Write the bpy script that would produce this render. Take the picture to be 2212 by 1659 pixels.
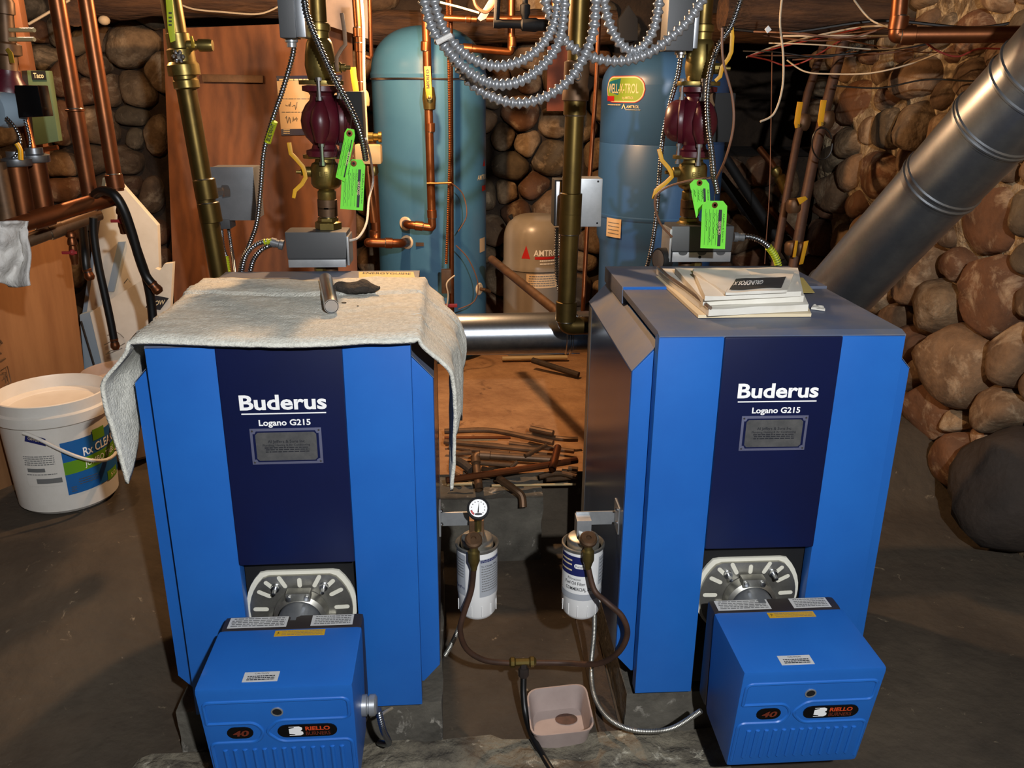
import bpy, bmesh, math, random
from mathutils import Vector as V, Matrix, noise
SC = bpy.context.scene
for o in list(bpy.data.objects): bpy.data.objects.remove(o, do_unlink=True)
COL = SC.collection
RN = random.Random(11)
# ------------------------------------------------------------ camera, light, exposure
FPX, YAW, PITCH, ROLL, CAMH = 1804.77, .0709, .3345, .0086, 1.48
CX, CY = 1106.0, 829.5
_f = V((math.sin(YAW)*math.cos(PITCH), math.cos(YAW)*math.cos(PITCH), -math.sin(PITCH)))
_r0 = V((math.cos(YAW), -math.sin(YAW), 0)); _u0 = _r0.cross(_f)
_r = _r0*math.cos(ROLL)+_u0*math.sin(ROLL); _u = _u0*math.cos(ROLL)-_r0*math.sin(ROLL)
cd = bpy.data.cameras.new('camera'); cam = bpy.data.objects.new('camera', cd); COL.objects.link(cam)
cd.sensor_fit = 'HORIZONTAL'; cd.sensor_width = 36; cd.lens = 36*FPX/2212; cd.clip_start = .02
M4 = Matrix((_r, _u, -_f)).transposed().to_4x4(); M4.translation = V((0, 0, CAMH)); cam.matrix_world = M4
SC.camera = cam
SC.view_settings.view_transform = 'Standard'; SC.view_settings.look = 'None'
SC.view_settings.gamma = 1; SC.view_settings.use_curve_mapping = False
SC.view_settings.exposure = 0.0
wd = bpy.data.worlds.new('world'); SC.world = wd; wd.use_nodes = True
wd.node_tree.nodes['Background'].inputs[0].default_value = (1, .72, .5, 1)
wd.node_tree.nodes['Background'].inputs[1].default_value = .012
def lamp(name, loc, power, col, rad):
    l = bpy.data.lights.new(name, 'POINT'); l.energy = power; l.color = col; l.shadow_soft_size = rad
    o = bpy.data.objects.new(name, l); o.location = loc; COL.objects.link(o); return o
lamp('work_light', (.32, -.40, 1.93), 245, (.95, .97, 1.0), .022)
lamp('bare_bulb', (-.12, 3.0, 1.90), 92, (1, .60, .31), .03)
lamp('left_bulb', (-1.3, 2.75, 1.93), 25, (1, .60, .31), .03)

def _ray(px, py): return _f+_r*((px-CX)/FPX)-_u*((py-CY)/FPX)
def P(px, py, y):
    d = _ray(px, py); return d*(y/d.y)+V((0, 0, CAMH))
def PZ(px, py, z):
    d = _ray(px, py); return d*((z-CAMH)/d.z)+V((0, 0, CAMH))
def PX(px, py, x):
    d = _ray(px, py); return d*(x/d.x)+V((0, 0, CAMH))
# ------------------------------------------------------------ materials
def lin(h):
    h = h.lstrip('#'); c = [int(h[i:i+2], 16)/255 for i in (0, 2, 4)]
    return tuple(x/12.92 if x <= .04045 else ((x+.055)/1.055)**2.4 for x in c)+(1,)
TONE = dict(blue=.62, navy=.62, floor=.66, blue_top=.75, green_tag=.95, stone=.85, stone_gray=.8, stone_pale=.8, stone_red=.8, tank_blue=.8, tank_blue_b=.8, relay_dark=.65, burgundy=.75,
    plate=.8, concrete=.75, concrete_rough=1.05, towel=1.0, relay_gray=.8, label_green=.7, fil_blue=.7, bucket_blue=.8, bucket_green=.8, tub=.85, plywood=.52, flex_white=.8, mortar=.85, card=.85)
def tone(name, h): return tuple(x*TONE.get(name, 1) for x in lin(h)[:3])+(1,)
def mat(name, col, rough=.5, metal=0, col2=None, scale=6, mix=(.35, .65), bump=0, bscale=40, dist=.01, stretch=None, wave=None, rvar=0, coat=0):
    m = bpy.data.materials.new(name); m.use_nodes = True; nt = m.node_tree; N = nt.nodes; L = nt.links
    b = N['Principled BSDF']; b.inputs['Base Color'].default_value = tone(name, col)
    b.inputs['Roughness'].default_value = rough; b.inputs['Metallic'].default_value = metal
    if coat: b.inputs['Coat Weight'].default_value = coat; b.inputs['Coat Roughness'].default_value = .15
    tc = N.new('ShaderNodeTexCoord'); mp = N.new('ShaderNodeMapping'); L.new(tc.outputs['Object'], mp.inputs[0])
    if stretch: mp.inputs['Scale'].default_value = stretch
    if col2:
        n = N.new('ShaderNodeTexNoise'); n.inputs['Scale'].default_value = scale; n.inputs['Detail'].default_value = 6; n.inputs['Roughness'].default_value = .65
        L.new(mp.outputs[0], n.inputs[0]); src = n.outputs['Fac']
        if wave:
            w = N.new('ShaderNodeTexWave'); w.inputs['Scale'].default_value = wave; w.inputs['Distortion'].default_value = 9; w.inputs['Detail'].default_value = 3
            w.inputs['Detail Scale'].default_value = 1.2
            L.new(mp.outputs[0], w.inputs[0]); a = N.new('ShaderNodeMath'); a.operation = 'MULTIPLY_ADD'
            a.inputs[1].default_value = .16; L.new(w.outputs['Fac'], a.inputs[0]); L.new(n.outputs['Fac'], a.inputs[2]); src = a.outputs[0]
        r = N.new('ShaderNodeValToRGB'); r.color_ramp.elements[0].position = mix[0]; r.color_ramp.elements[1].position = mix[1]
        r.color_ramp.elements[0].color = tone(name, col); r.color_ramp.elements[1].color = tone(name, col2)
        L.new(src, r.inputs[0]); L.new(r.outputs[0], b.inputs['Base Color'])
        if rvar:
            q = N.new('ShaderNodeMath'); q.operation = 'MULTIPLY_ADD'; q.inputs[1].default_value = rvar; q.inputs[2].default_value = rough-rvar/2
            L.new(n.outputs['Fac'], q.inputs[0]); L.new(q.outputs[0], b.inputs['Roughness'])
    if bump:
        n2 = N.new('ShaderNodeTexNoise'); n2.inputs['Scale'].default_value = bscale; n2.inputs['Detail'].default_value = 5
        L.new(mp.outputs[0], n2.inputs[0]); bp = N.new('ShaderNodeBump'); bp.inputs['Strength'].default_value = bump; bp.inputs['Distance'].default_value = dist
        L.new(n2.outputs['Fac'], bp.inputs['Height']); L.new(bp.outputs[0], b.inputs['Normal'])
    return m
MT = {}
def m_(k, *a, **kw): MT[k] = mat(k, *a, **kw)
m_('blue', '2a7ee2', .4, col2='2675d8', scale=3, bump=.02, bscale=300, dist=.001)
m_('blue_top', '5d6c8a', .5, col2='7a7a80', scale=7, bump=.03, bscale=90, dist=.002)
m_('navy', '101c4e', .35, col2='0f1a47', scale=4)
m_('black', '050506', .75)
m_('black_gloss', '060607', .22)
m_('rubber', '0c0b0a', .42)
m_('side_gloss_shaded', '2b3f66', .22, col2='263a60', scale=3)  # glossy boiler sides; shade of facing away from the lamp is in the colour
m_('white_print', 'f4f4f2', .5)
m_('dark_print', '1d1f26', .6)
m_('gray_print', '6a6a68', .6)
m_('red_print', 'b8201e', .5)
m_('orange_print', 'c8451c', .5)
m_('dim_orange', '6a2a18', .5)
m_('cream_print', 'e8d5a8', .5)
m_('plate', '9a9a98', .35, .7, col2='7e7f80', scale=30)
m_('plate_edge', '8083a0', .35, .6)
m_('galv', 'a9adb2', .3, 1, col2='8f9499', scale=30, bump=.05, bscale=120, dist=.001, rvar=.12)
m_('galv_dull', 'a4a7ab', .34, .93, col2='8b8e92', scale=12, rvar=.15)
m_('steel', 'c3c5c8', .28, 1)
m_('alum', 'b5b3aa', .42, .9, col2='96948c', scale=25)
m_('gasket', 'd9d6c6', .85, bump=.2, bscale=200, dist=.002)
m_('armor', '9aa0a8', .26, 1)
m_('flex_white', 'b4b7bb', .36, .7)
m_('copper', '86502e', .4, .85, col2='5a331e', scale=9, mix=(.3, .7), rvar=.2)
m_('copper_bright', 'a8683c', .36, .9, col2='86502e', scale=8)
m_('copper_dark', '4e3a28', .5, .55, col2='6b5038', scale=14, rvar=.2)
m_('rusty', '3c2a20', .6, .35, col2='52382a', scale=14)
m_('brass_pipe', '66542a', .4, .85, col2='4c3c1c', scale=8, rvar=.2)
m_('brass', '8a7844', .38, .85, col2='6d5d30', scale=25, rvar=.2)
m_('solder', 'b9b4a6', .3, 1)
m_('burgundy', '5a1524', .38, col2='4a101d', scale=14, bump=.1, bscale=150, dist=.002)
m_('yellow', 'd8a018', .42, col2='c08a14', scale=12)
m_('gold', 'b09030', .35, .7)
m_('green_tag', '74e63a', .55, col2='6cdc34', scale=10)
m_('relay_dark', '4c4e50', .5, bump=.06, bscale=350, dist=.001)
m_('relay_light', 'aeb1b3', .38, .6, col2='999c9e', scale=15)
m_('relay_gray', '8a8d90', .42, .5, col2='797c7f', scale=10)
m_('taco_green', '5d7050', .5, col2='566a4a', scale=10)
m_('tank_blue', '4f86a8', .38, col2='467a9e', scale=3, bump=.03, bscale=40, dist=.002)
m_('tank_blue_b', '3f6a9c', .36, col2='3a6496', scale=3)
m_('tank_gray', '8f8678', .32, col2='857c6e', scale=4)
m_('label_green', '9cc43a', .5)
m_('label_teal', '0f6a7c', .5)
m_('plywood', 'a8683a', .65, col2='5e3216', scale=3.2, wave=2.2, mix=(.36, .86), stretch=(2.4, 1, .8), bump=.06, bscale=60, dist=.002)
m_('plywood_red', '8a4426', .7, col2='6a3018', scale=6)
m_('wood_dark', '2b2119', .8, col2='3d2f22', scale=8, stretch=(4, 4, 1), bump=.3, bscale=30)
m_('log', '5c3f27', .85, col2='36241a', scale=6, stretch=(.6, 5, 5), bump=.6, bscale=18, dist=.02)
m_('ceiling', '241a12', .9, col2='17110c', scale=5, stretch=(1, 8, 1), bump=.4, bscale=12, dist=.02)
m_('stone', '8a6c4e', .85, col2='4e3a28', scale=11, mix=(.3, .72), bump=.7, bscale=26, dist=.012)
m_('stone_red', '7e5638', .85, col2='553a28', scale=9, mix=(.3, .7), bump=.6, bscale=22, dist=.012)
m_('stone_gray', '786850', .85, col2='463a2c', scale=10, mix=(.3, .72), bump=.7, bscale=24, dist=.012)
m_('stone_pale', 'a08462', .85, col2='5e4a34', scale=12, mix=(.3, .7), bump=.8, bscale=26, dist=.014)
m_('stone_shaded', '3a3028', .85, col2='2a221c', scale=8, mix=(.3, .72), bump=.7, bscale=24, dist=.012)  # shade over the big low boulder is put into its colour
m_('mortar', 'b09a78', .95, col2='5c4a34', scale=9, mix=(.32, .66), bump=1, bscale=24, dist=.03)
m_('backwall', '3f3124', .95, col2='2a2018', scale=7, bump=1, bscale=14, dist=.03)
m_('floor', '5f5343', .9, col2='40372c', scale=2.2, mix=(.35, .66), bump=.5, bscale=28, dist=.012)
m_('dirt', 'a88058', .95, col2='86603e', scale=5, bump=.5, bscale=30, dist=.015)
m_('concrete', '6c675c', .9, col2='4b473f', scale=7, bump=.6, bscale=30, dist=.01)
m_('concrete_rough', '77705f', .95, col2='4a443a', scale=10, bump=1, bscale=22, dist=.03)
m_('towel', 'dedccf', .95, col2='c2c0b4', scale=90, bump=.6, bscale=230, dist=.006)
m_('rag_dark', '3a332c', .95, col2='2a2520', scale=25, bump=.9, bscale=70, dist=.012)
m_('rag_white', 'd2cfc9', .95, col2='bdb9b4', scale=14, bump=.5, bscale=60, dist=.01)
m_('paper', 'd9d6cc', .8, col2='cdc9bd', scale=9)
m_('paper_tan', 'cbb08a', .8)
m_('manila', 'd3c3a2', .75)
m_('foam', 'd6d1c3', .8, col2='c6bfae', scale=6)
m_('foam_edge', '7e8f9c', .8)
m_('card', '94683f', .85, col2='80552f', scale=4, stretch=(3, 3, .4))
m_('pail', 'd8d3ca', .42, col2='cfc9be', scale=8)
m_('pail_old', '9a8a80', .55, col2='8a7a70', scale=8)
m_('bucket_blue', '1767ae', .5)
m_('bucket_green', '6aa21c', .5)
m_('tub', 'b4a39c', .5, col2='a4938c', scale=8)
m_('oil', '241713', .35, col2='5a3d34', scale=30)
m_('fil_white', 'e6e6e4', .35)
m_('fil_gray', 'a3a7ad', .45)
m_('fil_blue', '20286a', .45)
m_('wire_white', 'b8ab94', .6)
m_('wire_brown', '6a4630', .6)
m_('wire_red', '8a2f24', .55)
m_('lime_tape', 'a9b41c', .5)
m_('sticker', 'c9b46a', .55)
m_('label_gray', 'c3c2be', .5)
m_('yellow_label', 'c79a1e', .5)
m_('glass', '6a5a4e', .12, coat=.5)
m_('red_knob', '8a2426', .45)
m_('porcelain', 'd9c4a2', .4)
m_('tan', 'b09a70', .5)
m_('boiler_dark', '2a2320', .5)
def patchy(k, pale, sc, lo, hi, var):
    # mineral patches and a different tone for every single stone
    nt = MT[k].node_tree; N = nt.nodes; L = nt.links; b = N['Principled BSDF']; src = b.inputs['Base Color'].links[0].from_socket
    tc = next(n for n in N if n.type == 'TEX_COORD'); oi = N.new('ShaderNodeObjectInfo')
    ad = N.new('ShaderNodeVectorMath'); ad.operation = 'ADD'; L.new(tc.outputs['Object'], ad.inputs[0])
    n = N.new('ShaderNodeTexNoise'); n.inputs['Scale'].default_value = sc; n.inputs['Detail'].default_value = 8; n.inputs['Roughness'].default_value = .7; n.inputs['Distortion'].default_value = .6
    cx = N.new('ShaderNodeCombineXYZ'); mu = N.new('ShaderNodeMath'); mu.operation = 'MULTIPLY'; mu.inputs[1].default_value = 37
    L.new(oi.outputs['Random'], mu.inputs[0]); L.new(mu.outputs[0], cx.inputs[0]); L.new(cx.outputs[0], ad.inputs[1]); L.new(ad.outputs[0], n.inputs[0])
    r = N.new('ShaderNodeValToRGB'); r.color_ramp.elements[0].position = lo; r.color_ramp.elements[1].position = hi; L.new(n.outputs['Fac'], r.inputs[0])
    mx = N.new('ShaderNodeMix'); mx.data_type = 'RGBA'; L.new(r.outputs[0], mx.inputs['Factor']); L.new(src, mx.inputs['A']); mx.inputs['B'].default_value = lin(pale)
    hs = N.new('ShaderNodeHueSaturation'); mr = N.new('ShaderNodeMapRange'); mr.inputs['To Min'].default_value = 1-var; mr.inputs['To Max'].default_value = 1+var
    L.new(oi.outputs['Random'], mr.inputs['Value']); L.new(mr.outputs[0], hs.inputs['Value']); L.new(mx.outputs['Result'], hs.inputs['Color']); L.new(hs.outputs[0], b.inputs['Base Color'])
for k in ('stone', 'stone_red', 'stone_gray', 'stone_pale'): patchy(k, 'b09a7c', 7, .52, .72, .32)
patchy('mortar', 'c4b08c', 13, .5, .62, .0); patchy('concrete', '9a958a', 16, .60, .70, 0); patchy('concrete_rough', 'a8a290', 20, .58, .66, 0); patchy('dirt', '5a3c24', 9, .60, .72, 0); patchy('floor', '8a7c66', 24, .64, .72, 0)
# ------------------------------------------------------------ geometry helpers
LOC = {}
class MB:
    def __init__(s): s.v = []; s.f = []
    def add(s, vs, fs):
        n = len(s.v); s.v += [V(p) for p in vs]; s.f += [tuple(i+n for i in f) for f in fs]; return s
    def hexa(s, p):
        return s.add(p, [(0, 3, 2, 1), (4, 5, 6, 7), (0, 1, 5, 4), (1, 2, 6, 5), (2, 3, 7, 6), (3, 0, 4, 7)])
    def box(s, x0, x1, y0, y1, z0, z1, T=None):
        p = [(x0, y0, z0), (x1, y0, z0), (x1, y1, z0), (x0, y1, z0), (x0, y0, z1), (x1, y0, z1), (x1, y1, z1), (x0, y1, z1)]
        return s.hexa([T(*q) if T else V(q) for q in p])
    def tube(s, pts, r, n=12, caps=True, closed=False):
        pts = [V(p) for p in pts]; k = len(pts); rs = r if isinstance(r, (list, tuple)) else [r]*k
        d = [((pts[min(i+1, k-1)]-pts[max(i-1, 0)]).normalized() if (pts[min(i+1, k-1)]-pts[max(i-1, 0)]).length > 1e-9 else V((0, 0, 1))) for i in range(k)]
        a = d[0].orthogonal().normalized(); vs = []; fs = []
        for i in range(k):
            a = (a-d[i]*a.dot(d[i])).normalized(); b = d[i].cross(a)
            for j in range(n):
                t = 2*math.pi*j/n; vs.append(pts[i]+(a*math.cos(t)+b*math.sin(t))*rs[i])
        for i in range(k-1):
            for j in range(n):
                fs.append((i*n+j, i*n+(j+1) % n, (i+1)*n+(j+1) % n, (i+1)*n+j))
        if caps: fs.append(tuple(range(n-1, -1, -1))); fs.append(tuple((k-1)*n+j for j in range(n)))
        return s.add(vs, fs)
    def lathe(s, o, ax, prof, n=24):
        o = V(o); ax = V(ax).normalized(); return s.tube2(o, ax, prof, n)
    def tube2(s, o, ax, prof, n):
        a = ax.orthogonal().normalized() if abs(ax.z) < .99 else V((1, 0, 0)); a = (a-ax*a.dot(ax)).normalized(); b = ax.cross(a); vs = []; fs = []
        for r, h in prof:
            for j in range(n):
                t = 2*math.pi*j/n; vs.append(o+ax*h+(a*math.cos(t)+b*math.sin(t))*max(r, 1e-5))
        for i in range(len(prof)-1):
            for j in range(n): fs.append((i*n+j, i*n+(j+1) % n, (i+1)*n+(j+1) % n, (i+1)*n+j))
        if prof[0][0] > 1e-4: fs.append(tuple(range(n-1, -1, -1)))
        if prof[-1][0] > 1e-4: fs.append(tuple((len(prof)-1)*n+j for j in range(n)))
        return s.add(vs, fs)
    def prism(s, front, dv):
        n = len(front); dv = V(dv); front = [V(p) for p in front]
        return s.add(front+[p+dv for p in front], [tuple(range(n)), tuple(range(2*n-1, n-1, -1))]+[(i, n+i, n+(i+1) % n, (i+1) % n) for i in range(n)])
    def grid(s, fn, nu, nv):
        vs = [fn(i/nu, j/nv) for j in range(nv+1) for i in range(nu+1)]
        return s.add(vs, [(j*(nu+1)+i, j*(nu+1)+i+1, (j+1)*(nu+1)+i+1, (j+1)*(nu+1)+i) for j in range(nv) for i in range(nu)])
    def ball(s, c, r, n=12):
        rr = r if isinstance(r, (tuple, list, V)) else (r, r, r); c = V(c); k = max(4, n//2)
        vs = []; fs = []
        for i in range(k+1):
            a = math.pi*i/k
            for j in range(n):
                t = 2*math.pi*j/n; vs.append(c+V((rr[0]*math.sin(a)*math.cos(t), rr[1]*math.sin(a)*math.sin(t), rr[2]*math.cos(a))))
        for i in range(k):
            for j in range(n): fs.append((i*n+j, (i+1)*n+j, (i+1)*n+(j+1) % n, i*n+(j+1) % n))
        return s.add(vs, fs)
    def build(s, name, m, parent=None, smooth=True, bevel=0, ang=.62, recalc=True):
        org = V((0, 0, 0))
        if parent is None:
            xs = [p.x for p in s.v]; ys = [p.y for p in s.v]; zs = [p.z for p in s.v]
            org = V(((min(xs)+max(xs))/2, (min(ys)+max(ys))/2, min(zs)))
        me = bpy.data.meshes.new(name); me.from_pydata([p-org for p in s.v], [], s.f)
        bm = bmesh.new(); bm.from_mesh(me)
        bmesh.ops.remove_doubles(bm, verts=bm.verts, dist=2e-5)
        if bevel: bmesh.ops.bevel(bm, geom=[e for e in bm.edges if len(e.link_faces) == 2 and e.calc_face_angle(0) > .5], offset=bevel, segments=2, affect='EDGES', profile=.7)
        if recalc: bmesh.ops.recalc_face_normals(bm, faces=bm.faces)
        for f in bm.faces: f.smooth = smooth
        for e in bm.edges:
            if len(e.link_faces) == 2 and e.calc_face_angle(0) > ang: e.smooth = False
        bm.to_mesh(me); bm.free()
        me.materials.append(MT[m] if isinstance(m, str) else m)
        o = bpy.data.objects.new(name, me); COL.objects.link(o)
        if parent is None: o.location = org; LOC[o.name] = org
        else:
            o.parent = parent; o.matrix_parent_inverse = Matrix.Translation(-LOC[parent.name]); LOC[o.name] = V((0, 0, 0))
        return o
def tag(o, label, cat, group=None):
    o['label'] = label; o['category'] = cat
    if group: o['group'] = group
    return o
def thing(name, label, cat, loc, group=None):
    o = bpy.data.objects.new(name, None); COL.objects.link(o); o.location = V(loc); o.empty_display_size = .02
    LOC[o.name] = V(loc); return tag(o, label, cat, group)
def struct(o): o['kind'] = 'structure'; return o
def spl(pts, k=8):
    pts = [V(p) for p in pts]; out = []
    for i in range(len(pts)-1):
        a = pts[max(i-1, 0)]; b = pts[i]; c = pts[i+1]; d = pts[min(i+2, len(pts)-1)]
        for j in range(k):
            t = j/k; out.append(.5*((2*b)+(c-a)*t+(2*a-5*b+4*c-d)*t*t+(3*b-a-3*c+d)*t*t*t))
    return out+[pts[-1]]
def resample(pts, step):
    out = [pts[0]]; acc = 0
    for a, b in zip(pts, pts[1:]):
        L = (b-a).length
        while acc+L >= step and L > 1e-9:
            t = (step-acc)/L; a = a.lerp(b, t); out.append(a); L = (b-a).length; acc = 0
        acc += L
    return out
def corr(pts, r, pitch, n=10, depth=.14, sub=6):
    q = resample(spl(pts, 14), pitch/sub); rs = [r*(1-depth+depth*math.cos(2*math.pi*i/sub)) for i in range(len(q))]
    return MB().tube(q, rs, n)
CORR_ANG = 2.2
def bend(pts, rad, k=5):
    pts = [V(p) for p in pts]; out = [pts[0]]
    for a, b, c in zip(pts, pts[1:], pts[2:]):
        d1 = (a-b).normalized(); d2 = (c-b).normalized(); L = min(rad, (a-b).length*.45, (c-b).length*.45)
        p0 = b+d1*L; p2 = b+d2*L
        for j in range(k+1):
            t = j/k; out.append(p0*(1-t)**2+b*2*t*(1-t)+p2*t*t)
    return out+[pts[-1]]
_TX = {}
def textmesh(body, bold):
    k = (body, bold)
    if k not in _TX:
        c = bpy.data.curves.new('t', 'FONT'); c.body = body; c.size = 1; c.offset = bold; c.resolution_u = 3
        o = bpy.data.objects.new('t', c); COL.objects.link(o); dg = bpy.context.evaluated_depsgraph_get()
        me = bpy.data.meshes.new_from_object(o.evaluated_get(dg)); vs = [v.co.copy() for v in me.vertices]; fs = [tuple(p.vertices) for p in me.polygons]
        bpy.data.objects.remove(o); bpy.data.meshes.remove(me); bpy.data.curves.remove(c)
        _TX[k] = (vs, fs)
    return _TX[k]
def text(body, fn, w, h, m, parent, name='lettering', bold=0.0, shear=0, mb=None):
    """fn(u,v): metres from the centre of the text to a world point; w: width, h: letter height"""
    vs, fs = textmesh(body, bold); x0 = min(v.x for v in vs); x1 = max(v.x for v in vs); y1 = max(v.y for v in vs); y0 = min(0, 0)
    sx = w/(x1-x0); sy = h/(y1-y0)
    pts = [fn((v.x-(x0+x1)/2)*sx+v.y*sy*shear, v.y*sy-h/2) for v in vs]
    t = mb or MB(); t.add(pts, fs)
    if mb is None: return t.build(name, m, parent, smooth=False, recalc=False)
def frame(o, ex, ey, off=0.0008):
    o = V(o); ex = V(ex).normalized(); ey = V(ey).normalized(); n = ex.cross(ey)
    return lambda u, v, d=off: o+ex*u+ey*v+n*d
def rect(fn, u0, u1, v0, v1, thick=.0006):
    a = [fn(u0, v0), fn(u1, v0), fn(u1, v1), fn(u0, v1)]; n = (a[1]-a[0]).cross(a[3]-a[0]).normalized()
    return MB().prism([p+n*0 for p in a], -n*thick)
def fpill(fn, w, h, d, name, m, parent):
    r = h/2
    def g(a, b):
        u = -w/2+w*a; e = max(0, abs(u)-(w/2-r)); q = math.sqrt(max(0, r*r-e*e)); return fn(u, (2*b-1)*q, d)
    return MB().grid(g, 36, 2).build(name, m, parent)
def bars(fn, rows, u0, u1, h, m, parent, name='small_print', seed=1):
    """rows of short dashes standing for print too small to read"""
    r = random.Random(seed); b = MB()
    for v in rows:
        u = u0+(r.random()*.04)*(u1-u0)
        while u < u1:
            w = min((.04+r.random()*.09)*(u1-u0), u1-u)
            b.add([fn(u, v), fn(u+w, v), fn(u+w, v+h), fn(u, v+h)], [(0, 1, 2, 3)]); u += w+(u1-u0)*.018
    o = b.build(name, m, parent, smooth=False, recalc=False); o['kind'] = 'stuff'; return o
def pill(fn, w, h, n=8):
    r = h/2; out = []
    for s, c in ((1, w/2-r), (-1, -(w/2-r))):
        for j in range(n+1):
            t = -math.pi/2+math.pi*j/n; out.append(fn(c+s*r*math.cos(t), s*r*math.sin(t)))
    return out
def pxpoly(poly, y, thick, lean=None):
    pts = [P(a, b, y if lean is None else y+lean*(b-poly[0][1])/100) for a, b in poly]
    return MB().prism(pts, V((0, thick, 0)))
# ============================================================ SETTING
UP = .25                                   # level of the dirt behind the boiler pit
def ss(a, b, x):
    t = min(max((x-a)/(b-a), 0), 1); return t*t*(3-2*t)
def gz(x, y):
    z = UP*ss(2.585, 2.6, y) if -.9 < x < 1.1 else 0
    l = .2*ss(1.5, 2.45, y)*ss(-.72, -1.0, x); r = .1*ss(1.8, 3.2, y)*ss(1.05, 1.5, x)
    e = UP*ss(2.5, 3.0, y)
    if x <= -.9 or x >= 1.1: z = max(e, 0)
    z = max(z, l, r)
    return z+.008*noise.noise(V((x*3, y*3, 0)))+.004*noise.noise(V((x*11, y*11, 4)))
ys = [i*.06-.6 for i in range(53)]+[2.584, 2.60]+[2.64+i*.09 for i in range(27)]
xs = [-3+i*.07 for i in range(75)]
fb = MB(); fb.add([(x, y, gz(x, y)) for y in ys for x in xs], [(j*75+i, j*75+i+1, (j+1)*75+i+1, (j+1)*75+i) for j in range(len(ys)-1) for i in range(74)])
floor = struct(fb.build('floor', 'floor', ang=1.2)); floor.data.materials.append(MT['dirt'])
for p in floor.data.polygons:
    c = p.center+LOC[floor.name]
    if c.y > 2.595 and -.85 < c.x < 1.05 or c.y > 3.9: p.material_index = 1
floor['label'] = 'dirt and worn concrete cellar floor'
ce = struct(MB().box(-3, 2.4, -.6, 5, 2.0, 2.04).build('ceiling', 'ceiling'))
STONE_M = ['stone', 'stone', 'stone_red', 'stone_gray', 'stone_pale']
def stone_wall(name, basemat, W, toplane, traced, fill, windows, dep, gap, seed, mats, base):
    r = random.Random(seed)
    wall = struct(base.build(name, basemat, ang=1.2))
    S = []
    for t in traced:
        cx, cy, rx, ry = t[:4]; rot = math.radians(t[4] if len(t) > 4 else 0)
        c = toplane(cx, cy); a = toplane(cx+rx*math.cos(rot), cy+rx*math.sin(rot)); b = toplane(cx-ry*math.sin(rot), cy+ry*math.cos(rot))
        e1 = (a[0]-c[0], a[1]-c[1]); e2 = (b[0]-c[0], b[1]-c[1]); S.append((c, e1, e2, t[5] if len(t) > 5 else 1.0))
    u0, u1, v0, v1, rr = fill
    for k in range(1500):
        c = (r.uniform(u0, u1), r.uniform(v0, v1)); q = r.uniform(*rr)
        if not windows(*c): continue
        if any(math.hypot(c[0]-s[0][0], c[1]-s[0][1]) < .8*(q+.5*(math.hypot(*s[1])+math.hypot(*s[2]))) for s in S): continue
        a = r.uniform(-.4, .4); k2 = r.uniform(.65, .95); S.append((c, (q*math.cos(a), q*math.sin(a)), (-q*k2*math.sin(a), q*k2*math.cos(a)), 1.0))
    def er(s, th):      # radius of a stone's ellipse along direction th
        (a, b), (c, d) = s[1], s[2]; det = a*d-b*c or 1e-6; x = math.cos(th); y = math.sin(th)
        p = (d*x-c*y)/det; q = (-b*x+a*y)/det; return 1/max(1e-6, (abs(p)**2.6+abs(q)**2.6)**(1/2.6))
    n = 20
    for i, s in enumerate(S):
        nb = [t for j, t in enumerate(S) if j != i and math.hypot(t[0][0]-s[0][0], t[0][1]-s[0][1]) < .75]
        lim = []
        for t in nb:
            dx = t[0][0]-s[0][0]; dy = t[0][1]-s[0][1]; D = math.hypot(dx, dy); th = math.atan2(dy, dx); ri = er(s, th); rj = er(t, th+math.pi)
            lim.append((dx/D, dy/D, max(D*ri/(ri+rj)-gap, .012)))
        R = []
        for j in range(n):
            th = 2*math.pi*j/n; x = math.cos(th); y = math.sin(th); q = er(s, th)*1.24
            for dx, dy, L in lim:
                c = x*dx+y*dy
                if c > .05: q = min(q, L/c)
            R.append(q)
        R = [(R[j-1]+2*R[j]+R[(j+1) % n])/4 for j in range(n)]
        size = sum(R)/n; d = min(dep*(.6+.8*r.random()), size*.95)*s[3]; tx = r.uniform(-.18, .18); ty = r.uniform(-.25, .12); of = V((r.random()*99, r.random()*99, 0))
        vs = []; fs = []
        for k, (q, h) in enumerate([(.97, -.05), (1, .22*d), (.93, .58*d), (.76, .86*d), (.45, .98*d)]):
            for j in range(n):
                th = 2*math.pi*j/n; x = R[j]*q*math.cos(th); y = R[j]*q*math.sin(th)
                p = V((x*7, y*7, h*9))+of; hh = h+(tx*x+ty*y if k > 1 else 0)+(noise.noise(p)*.16+noise.noise(p*2.7)*.07)*size*(1 if k else 0)
                vs.append(W(s[0][0]+x+noise.noise(p+V((9, 3, 1)))*.05*size, s[0][1]+y+noise.noise(p+V((1, 7, 5)))*.05*size, hh))
        vs.append(W(s[0][0], s[0][1], d*1.01))
        for k in range(4):
            for j in range(n): fs.append((k*n+j, k*n+(j+1) % n, (k+1)*n+(j+1) % n, (k+1)*n+j))
        for j in range(n): fs.append((4*n+j, 4*n+(j+1) % n, 5*n))
        MB().add(vs, fs).build('stone', 'stone_shaded' if s[3] > 1.6 else mats[r.randrange(len(mats))], wall, ang=1.5)
    return wall
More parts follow.
